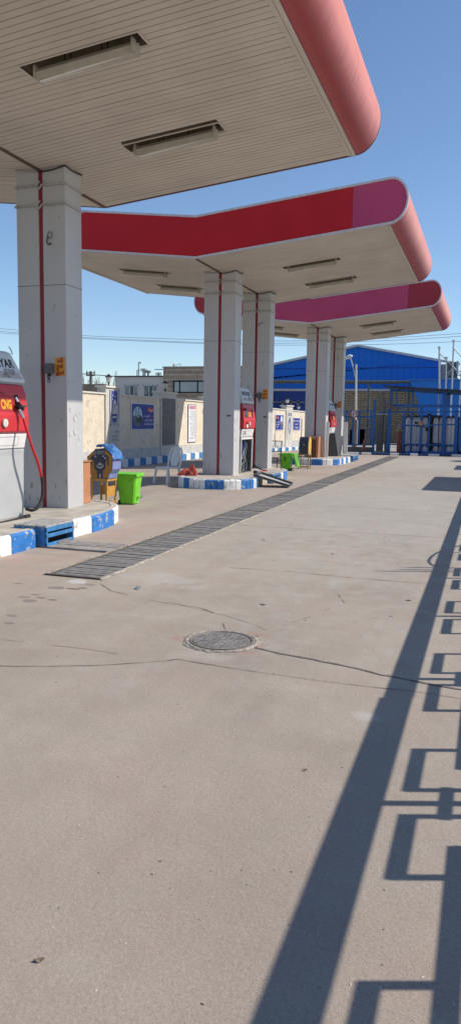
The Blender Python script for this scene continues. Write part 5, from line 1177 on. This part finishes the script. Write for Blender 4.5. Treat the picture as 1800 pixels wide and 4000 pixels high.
# antenna masts
mast_m = M('mast_galvanised', (.48, .49, .49), .45, .12, 8, metal=.4)
def mast(px0, px1, py0, py1, r_, brace, label):
    p, q = fx(px0, py0, 50), fx(px1, py1, 50); t = thing('vent_mast', label, 'mast', (q.x, 50, -.3), group='vent masts by the compressor yard'); mb = MB(); mb.tube([(q.x, 50, -.3), (q.x, 50, q.z), (p.x, 50, p.z)], r_, 8); mb.tube([(p.x, 50, p.z-.12), (p.x, 50, p.z+.02)], r_*1.6, 8); mb.build('pipe', mast_m, t, smooth=40)
    if brace:
        mb = MB()
        for (x0, y0), (x1, y1) in brace: mb = MB(); mb.tube([fx(x0, y0, 50), fx(x1, y1, 50)], .035, 6); mb.build('brace', mast_m, t)
mast(1714, 1714, 1355, 1520, .055, [((1717, 1382), (1782, 1446))], 'left galvanised vent mast in front of the warehouse gable end')
mast(1770, 1764, 1328, 1490, .05, [((1772, 1363), (1800, 1394)), ((1764, 1442), (1738, 1465))], 'taller galvanised vent mast at the right edge')
mast(1742, 1740, 1396, 1485, .04, [((1735, 1395), (1748, 1397))], 'short thin vent mast between the two tall masts')
p = fx(1799, 1390, 50); mb = MB(); mb.tube([(p.x+.05, 50, -.3), (p.x+.05, 50, p.z)], .04, 6)
for y0 in (1451, 1467): q = fx(1783, y0, 50); mb.tube([(q.x, 50, q.z), (p.x+2.5, 50, q.z)], .03, 6)
mb.tube([fx(1785, 1455, 50), fx(1798, 1466, 50)], .025, 6); one(mb, 'steel_railing', mast_m, 'thin galvanised railing at the right edge beside the cooling unit', 'railing')
# street lamp
p0, p1, p2 = fx(1362, 1394, 45), fx(1390, 1423, 45), fx(1383, 1740, 45); t = thing('street_lamp', 'pale street lamp with one arm rising in front of the blue warehouse', 'street lamp', (p2.x, 45, -.2))
mb = MB(); mb.tube([(p2.x, 45, -.2), (p2.x+.02, 45, 2.0), (p1.x, 45, p1.z)], .062, 10, rings=[1.3, 1.05, .8]); mb.build('post', M('lamp_post', (.62, .60, .52), .6, .1, 5), t, smooth=40)
mb = MB(); mb.box(p2.x-.16, p2.x+.14, 44.9, 45.15, -.25, fx(1380, 1640, 45).z); mb.build('footing', M('footing_concrete', (.24, .22, .19), .9, .15), t, bevel=.01)
mb = MB(); mb.tube(curve([(p1.x-.02, 45, p1.z-.75), (p1.x-.12, 45, p1.z-.35), (p0.x+.1, 45, p0.z-.1)]), .035, 8); mb.build('arm', M('lamp_arm', (.45, .47, .47), .5), t, smooth=40)
mb = MB(); mb.lathe((0, 0, 0), [(.05, -.24), (.11, -.16), (.13, 0), (.10, .14), (.03, .22)], 12); Mx = Matrix.Rotation(R(72), 3, 'Y'); mb.v = [Mx @ v+Vector((p0.x, 45, p0.z)) for v in mb.v]; mb.build('lamp_head', M('lamp_head', (.60, .62, .62), .35), t, smooth=50)
# ---------------------------------------------------------------- blue steel compressor yard
yb = M('yard_blue', (.018, .115, .37), .5, .15, 3); YB = 39.0
def v_(px, py, Y=YB): return P(px, py, 1, Y)
def bars(mb, lst, Y=YB, dp=None):
    for x0, y0, x1, y1, wp in lst:
        a, b = v_(x0, y0, Y), v_(x1, y1, Y)
        if abs(y1-y0) > abs(x1-x0): b.x = a.x = (a.x+b.x)/2; a.z = max(a.z, 0.0) if a.z < .25 else a.z; b.z = 0.0 if b.z < .25 else b.z
        mb.bar(a, b, wp*.0133, dp or wp*.0133, side=(1, 0, 0) if abs(y1-y0) > abs(x1-x0) else (0, 0, 1))
fe = thing('blue_fence', 'blue steel fence of posts and rails in front of the tan brick wall', 'fence', (-6.2, YB, 0))
for x in (1352, 1378, 1402, 1449): mb = MB(); bars(mb, [(x, 1604, x-2, 1740, 6)]); mb.build('post', yb, fe)
mb = MB(); bars(mb, [(1330, 1606, 1460, 1604, 4), (1330, 1628, 1460, 1628, 4), (1330, 1737, 1460, 1738, 5)]); mb.build('rail', yb, fe)
mb = MB(); a, b = v_(1330, 1629), v_(1352, 1675); mb.box(a.x, b.x, YB+.03, YB+.05, b.z, a.z); mb.build('sheet', M('grey_sheet', (.38, .39, .42), .6), fe)
mb = MB(); a, b = v_(1330, 1738), v_(1460, 1748); mb.box(a.x, b.x, YB+.0, YB+.15, 0, .3); mb.build('plinth', M('fence_plinth', (.16, .15, .14), .9), fe)
yd = thing('compressor_cage', 'blue steel cage with a sloping roof around the grey gas storage bottles', 'cage', (-2.9, YB, 0))
for x0, y0, x1, y1, wp in ((1461, 1560, 1458, 1765, 8), (1520, 1597, 1516, 1772, 12), (1644, 1588, 1641, 1772, 9), (1736, 1520, 1730, 1774, 15), (1780, 1608, 1776, 1772, 12), (1797, 1608, 1794, 1772, 9), (1526, 1520, 1526, 1600, 8), (1505, 1562, 1502, 1612, 5)):
    mb = MB(); bars(mb, [(x0, y0, x1, y1, wp)]); mb.build('post', yb, yd)
for x0, x1, y0, y1, wp in ((1607, 1601, 1608, 1765, 6), (1675, 1671, 1625, 1765, 6), (1578, 1572, 1618, 1765, 9), (1713, 1712, 1535, 1600, 4), (1750, 1750, 1536, 1588, 9), (1548, 1548, 1526, 1585, 5), (1610, 1610, 1532, 1585, 5)):
    mb = MB(); bars(mb, [(x0, y0, x1, y1, wp)]); mb.build('upright', yb, yd)
mb = MB(); bars(mb, [(1522, 1522, 1830, 1541, 9), (1532, 1584, 1830, 1588, 10), (1480, 1611, 1830, 1608, 5), (1570, 1663, 1775, 1658, 5), (1574, 1735, 1775, 1739, 5), (1570, 1767, 1830, 1768, 9), (1535, 1597, 1580, 1598, 4)]); mb.build('rail', yb, yd)
a, b = v_(1503, 1507), v_(1830, 1528); mb = MB(); mb.hexa([(a.x, YB-.5, a.z-.06), (b.x+4, YB-.5, b.z-.28), (b.x+4, YB+4.2, b.z-.28), (a.x, YB+4.2, a.z-.06), (a.x, YB-.5, a.z), (b.x+4, YB-.5, b.z-.2), (b.x+4, YB+4.2, b.z-.2), (a.x, YB+4.2, a.z)]); mb.build('roof', M('cage_roof', (.035, .05, .09), .7, .3, 3), yd)
mb = MB(); bars(mb, [(1525, 1513, 1830, 1534, 3)], YB-.45)
for i in range(6): q = v_(1560+50*i, 1518+3.4*i, YB-.42); mb.box(q.x-.03, q.x+.03, YB-.5, YB-.3, q.z-.12, q.z)
mb.build('purlin', M('purlin_dark', (.035, .04, .055), .6), yd)
for x in (-.6, 3.0): mb = MB(); mb.box(x, x+.15, YB+4, YB+4.15, 0, 3.2); mb.build('post', yb, yd)
botm = M('bottle_grey', (.74, .74, .78), .5, .08, 5)
first = None; k = 0
def bottle(x, y, z0, H_, r_, label):
    global first
    if first is None:
        first = thing('gas_bottle', label, 'gas bottle', (x, y, z0), group='tall gas storage bottles in the blue cage')
        mb = MB(); mb.lathe((0, 0, 0), [(r_*.55, 0), (r_*.9, .05), (r_, .14), (r_, H_-.2), (r_*.92, H_-.10), (r_*.65, H_-.03), (r_*.25, H_)], 16); mb.build('cylinder', botm, first, local=True, smooth=50)
        mb = MB(); mb.cyl((0, 0, 0), .03, H_, H_+.1, 8); mb.tube([(-.06, 0, H_+.07), (.06, 0, H_+.07)], .018, 6); mb.build('valve', dark, first, local=True); return
    dup(first, (x, y, z0), label)
lb = 'one of the tall grey gas storage bottles standing in a row inside the blue cage'
for i, px in enumerate((1592, 1617, 1633, 1657, 1699, 1722, 1750, 1764, 1800)): q = v_(px, 1700, 40.3); bottle(q.x, 40.3, .45, 1.42, .135 if i else .135, lb)
first2, first = first, None
lb2 = 'one of the short grey gas bottles lying under the tall row inside the blue cage'
def stub(x, y, label):
    global first
    if first is None:
        first = thing('gas_bottle', label, 'gas bottle', (x, y, .12), group='short gas bottles at the foot of the blue cage')
        mb = MB(); mb.lathe((0, 0, 0), [(.12, 0), (.13, .05), (.13, .18), (.10, .26), (.04, .30)], 14); mb.build('cylinder', botm, first, local=True, smooth=50); return
    dup(first, (x, y, .12), label)
for px in (1592, 1617, 1633, 1657, 1699, 1722, 1750, 1764, 1800): q = v_(px, 1745, 40.0); stub(q.x, 40.0, 'one of the short grey gas bottles standing under the tall row inside the blue cage')
mb = MB(); a, b = v_(1570, 1640, 40.9), v_(1830, 1770, 40.9); mb.box(a.x, b.x+3, 40.9, 41.0, 0, a.z+.2); one(mb, 'blast_wall', M('blast_wall', (.07, .075, .09), .85, .2), 'dark wall standing behind the gas storage bottles', 'wall')
pipes = thing('pipe_manifold', 'dark pipework and valves fixed in front of the gas storage bottles', 'pipework', (-2.6, 39.6, .4)); mb = MB()
for l in ([(1585, 1660), (1620, 1664), (1660, 1668)], [(1662, 1668), (1676, 1680), (1688, 1672)], [(1675, 1620), (1675, 1740)], [(1600, 1635), (1606, 1620), (1612, 1640)], [(1640, 1625), (1700, 1624), (1740, 1626)], [(1664, 1730), (1700, 1733), (1720, 1735)]): mb.tube([v_(x, y, 39.75) for x, y in l], .028, 6)
for x, y in ((1675, 1675), (1683, 1672), (1668, 1678), (1676, 1622)): q = v_(x, y, 39.72); mb.box(q.x-.09, q.x+.09, 39.66, 39.8, q.z-.08, q.z+.08)
mb.build('pipes', M('pipe_dark', (.03, .035, .05), .5), pipes)
mb = MB(); q = v_(1642, 1653, 38.93); mb.box(q.x-.08, q.x+.06, 38.90, 38.925, q.z-.12, q.z+.11); mb.tube([(q.x-.12, 38.92, q.z+.0), (q.x-.3, 38.92, q.z+.03)], .05, 8, m=1); one(mb, 'orange_tag', [M('tag_orange', (.55, .26, .03), .5), dark], 'small orange tag hanging on a blue post of the cage', 'tag')
# red gas bottle and clutter by the gate
q = v_(1556, 1755, 39.6); t = thing('fire_extinguisher', 'large rusty red extinguisher bottle standing left of the grey gas bottles', 'extinguisher', (q.x, 39.6, 0))
mb = MB(); mb.lathe((q.x, 39.6, 0), [(.11, 0), (.12, .05), (.12, 1.05), (.10, 1.18), (.06, 1.25)], 14); mb.build('cylinder', M('extinguisher_red', (.36, .12, .08), .55, .3, 9), t, smooth=40)
mb = MB(); mb.cyl((q.x, 39.6, 0), .17, 1.16, 1.22, 12, m=0); mb.tube([(q.x, 39.6, 1.2), (q.x-.02, 39.6, 1.42)], .07, 8, m=1); mb.tube([(q.x-.08, 39.55, 1.45), (q.x+.1, 39.55, 1.5)], .07, 8, m=1); mb.build('valve', [M('ring_yellow', (.5, .38, .12), .5), M('valve_grey', (.4, .4, .42), .4)], t)
q = v_(1519, 1586, 38.8); mb = MB(); mb.tube([(q.x-.12, 38.8, q.z), (q.x+.12, 38.8, q.z+.02)], .11, 8); mb.tube([(q.x, 38.8, q.z-.15), (q.x, 38.8, q.z+.12)], .09, 8); mb.box(q.x-.35, q.x-.12, 38.75, 38.85, q.z-.03, q.z+.06); mb.box(q.x+.22, q.x+.42, 38.9, 39.05, q.z-.25, q.z-.02)
one(mb, 'floodlight', M('floodlight_brown', (.16, .12, .10), .6, .3, 20), 'small brown floodlight clamped on the blue gate post', 'floodlight')
for x0, x1, y0, lbx in ((1472, 1490, 1620, 'left pale concrete slab standing upright behind the blue gate post'), (1504, 1516, 1621, 'right narrow concrete slab standing upright behind the blue gate post')):
    a, b = v_(x0, y0, 41.5), v_(x1, 1755, 41.5); mb = MB(); mb.box(a.x, b.x, 41.5, 41.9, 0, a.z); mb.box(a.x-.03, b.x+.03, 41.45, 41.92, a.z, a.z+.06, m=1); one(mb, 'concrete_slab', [M('slab_grey', (.20, .195, .18), .9, .2, 3), ws_trim], lbx, 'slab', 'concrete slabs behind the gate')
q = v_(1420, 1768, 38.6); mb = MB(); mb.tube([(q.x, 38.6, 0), (q.x-.01, 38.6, .45), (q.x, 38.6, .72)], .075, 8, rings=[1, 1.05, .55]); one(mb, 'rusty_post', M('rusty_red', (.28, .12, .09), .8, .3, 9), 'short rusty red post on the ground in front of the blue fence', 'post', smooth=40)
q = v_(1382, 1617, 38.9); t = thing('prohibition_sign', 'round red ringed no horn sign on the blue fence', 'sign', (q.x, 38.9, q.z-.18)); r_ = .185
mb = MB(); mb.tube([(q.x, 38.9, q.z), (q.x, 38.885, q.z)], r_, 28); mb.build('plate', sgn_white, t, smooth=40)
mb = MB(); mb.disc((q.x, 38.882, q.z), (1, 0, 0), ZA, r_*.97, n=28, r0=.80); mb.flat([(-.15, -.015), (.15, -.015), (.15, .015), (-.15, .015)], (q.x, 38.8815, q.z-.01), (1, 0, 0), ZA); mb.build('ring', M('ring_red', (.42, .03, .04), .5), t)
mb = MB(); mb.tube(curve([(q.x-.04, 38.879, q.z-.12), (q.x-.05, 38.879, q.z-.02), (q.x-.03, 38.879, q.z+.05), (q.x+.10, 38.879, q.z+.07)], 5), .014, 6); mb.build('horn_symbol', black, t)
# kerb before the cage
ck = thing('yard_kerb', 'low blue and white kerb along the far edge of the yard before the blue cage', 'kerb', (-3.2, 37.6, 0))
cuts = [1340, 1395, 1403, 1445, 1520, 1556, 1600, 1632, 1672, 1717, 1762, 1806, 1850]; colk = [whitep, bluep, whitep, bluep, whitep, bluep, whitep, bluep, whitep, bluep, whitep, bluep]
dkb = M('yard_kerb_blue', (.02, .055, .17), .6, .2)
for i, (x0, x1) in enumerate(zip(cuts, cuts[1:])):
    a, b = P(x0, 1778.5+.01*(x0-1500)), P(x1, 1778.5+.01*(x1-1500)); a.y = 36.9+.21*(a.x+5.3); b.y = 36.9+.21*(b.x+5.3); mb = MB(); mb.bar((a.x+.01, a.y+.1, .05), (b.x-.01, b.y+.1, .05), .2, .12); mb.build('kerb_stone', dkb if colk[i] is bluep else whitep, ck, bevel=.015)
mb = MB(); mb.hexa([(-9, 38.2, -.02), (14, 40.8, -.02), (14, 60, -.02), (-9, 60, -.02), (-9, 38.2, .012), (14, 40.8, .012), (14, 60, .012), (-9, 60, .012)]); pv = mb.build('pavement', M('pavement_grey', (.34, .32, .29), .9, .15, 2)); tag(pv, 'grey pavement under the compressor cage', 'pavement', kind='structure')
# low clutter seen under the fence
mb = MB()
for px, py, w_, h_ in ((1392, 1712, .5, .5), (1418, 1708, .6, .6), (1364, 1716, .35, .45)): q = P(px, 1755, 1, 52); mb.box(q.x-w_, q.x+w_, 52, 52.8, 0, h_+.6)
one(mb, 'machine_block', M('machine_dark', (.12, .115, .11), .8, .3, 4), 'dark low machinery behind the blue fence', 'machine')

# ================================================================ RAILING BESIDE THE CAMERA (outside the frame, its shadow falls into it)
XF = .915; ZK = 1.0505; rail_m = M('railing_paint', (.03, .07, .18), .5, .15)
ra = thing('metal_railing', 'blue steel railing whose patterned shadow falls across the foreground concrete', 'railing', (XF, 8, 0))
Ys = [3.449+1.612*i for i in range(-4, 12)]
def rb(y0, y1, z0, z1, mb, d=.03): mb.box(XF-d/2, XF+d/2, y0-.012, y1-.012, z0*ZK, z1*ZK)
mb = MB(); rb(-4, 4.72, 1.150, 1.288, mb, .03); mb.build('top_rail', rail_m, ra)
mb = MB(); rb(4.725, 22.2, 1.150-.004, 1.272, mb, .03); mb.build('top_rail', rail_m, ra)
mb = MB(); rb(-4, 22.2, .10, .16, mb); mb.build('bottom_rail', rail_m, ra)
for i, yk in enumerate(Ys):
    mb = MB(); rb(yk-.018, yk+.018, .16, 1.15, mb); mb.build('baluster', rail_m, ra)
    if i % 4 == 0: mb = MB(); mb.box(XF-.04, XF+.04, yk-.04, yk+.04, 0, .1); mb.build('post_foot', rail_m, ra)
    mb = MB(); fl = lambda z: 1.25-z      # the motif is mirrored below
    for f_ in (lambda z: z, lambda z: 1.31-z):
        def q(y0, y1, z0, z1):
            a, b = sorted((f_(z0), f_(z1))); rb(yk+y0, yk+y1, a, b, mb, .026)
        q(.105, .555, 1.030, 1.074); q(.525, .555, .838, 1.030); q(.105, .135, .70, 1.030); q(.325, 1.612-.335, .838, .886)
        q(-.555, -.095, 1.018, 1.066); q(-.555, -.525, .886, 1.018); q(-.125, -.095, .70, 1.018); q(-.135-.0, .145, .90, .933) if f_(1) == 1 else None
    mb.build('scroll', rail_m, ra)
XS = XF+.045
for y, h, l in ((8.64, 1.95, 'tallest of three thin stakes behind the railing'), (8.74, 1.79, 'middle of three thin stakes behind the railing'), (8.874, 1.735, 'shortest of three thin stakes behind the railing')):
    mb = MB(); mb.tube([(XS, y, 0), (XS, y, h-.14), (XS, y, h)], .020, 8, rings=[1, 1, .12]); one(mb, 'garden_stake', M('stake_rust', (.12, .09, .07), .8), l, 'stake', 'stakes behind the railing')
mb = MB(); mb.tube(curve([(XS, 8.85, 1.208), (XS, 8.95, 1.376), (XS, 9.20, 1.455), (XS, 9.45, 1.465), (XS, 9.80, 1.429), (XS, 10.15, 1.329), (XS, 10.50, 1.177), (XS, 10.75, 1.082), (XS, 10.90, 0.840), (XS, 10.80, 0.315)]), .013, 8); one(mb, 'garden_hose', dark, 'dark hose looped over the railing', 'hose')
# invented booths and tank outside the frame, added to throw the far shadows
def booth(x0, x1, y0, y1, h, label):
    t = thing('added_booth', label, 'booth', ((x0+x1)/2, (y0+y1)/2, 0), group='added shadow casters right of the yard'); mb = MB(); mb.box(x0+.1, x1, y0+.1, y1-.1, 0, h-.15); mb.build('wall', M('added_booth_wall', (.55, .52, .46), .8, .1), t)
    mb = MB(); mb.box(x0, x1+.1, y0, y1, h-.15, h); mb.build('roof', ws_trim, t); mb = MB(); mb.box(x0+.085, x0+.098, y0+.5, y1-.6, 1.0, 2.1); mb.build('window', glz, t)
booth(1.85, 4.6, 19.3, 24.2, 3.15, 'added unseen flat roofed booth right of the yard, casting a far shadow')
booth(1.9, 4.0, 27.9, 30.8, 2.85, 'second added unseen booth right of the yard, casting a far shadow')
t = thing('added_tank', 'added unseen round tank right of the yard, casting the farthest shadow', 'tank', (3.2, 34.6, 0)); mb = MB(); mb.lathe((3.2, 34.6, 0), [(.7, 2.2), (1.0, 2.4), (1.05, 3.4), (.8, 3.75), (.2, 3.9)], 20); mb.build('tank', white, t, smooth=40)
for x, y in ((2.6, 34), (3.8, 34), (2.6, 35.2), (3.8, 35.2)): mb = MB(); mb.box(x-.05, x+.05, y-.05, y+.05, 0, 2.25); mb.build('leg', steel, t)
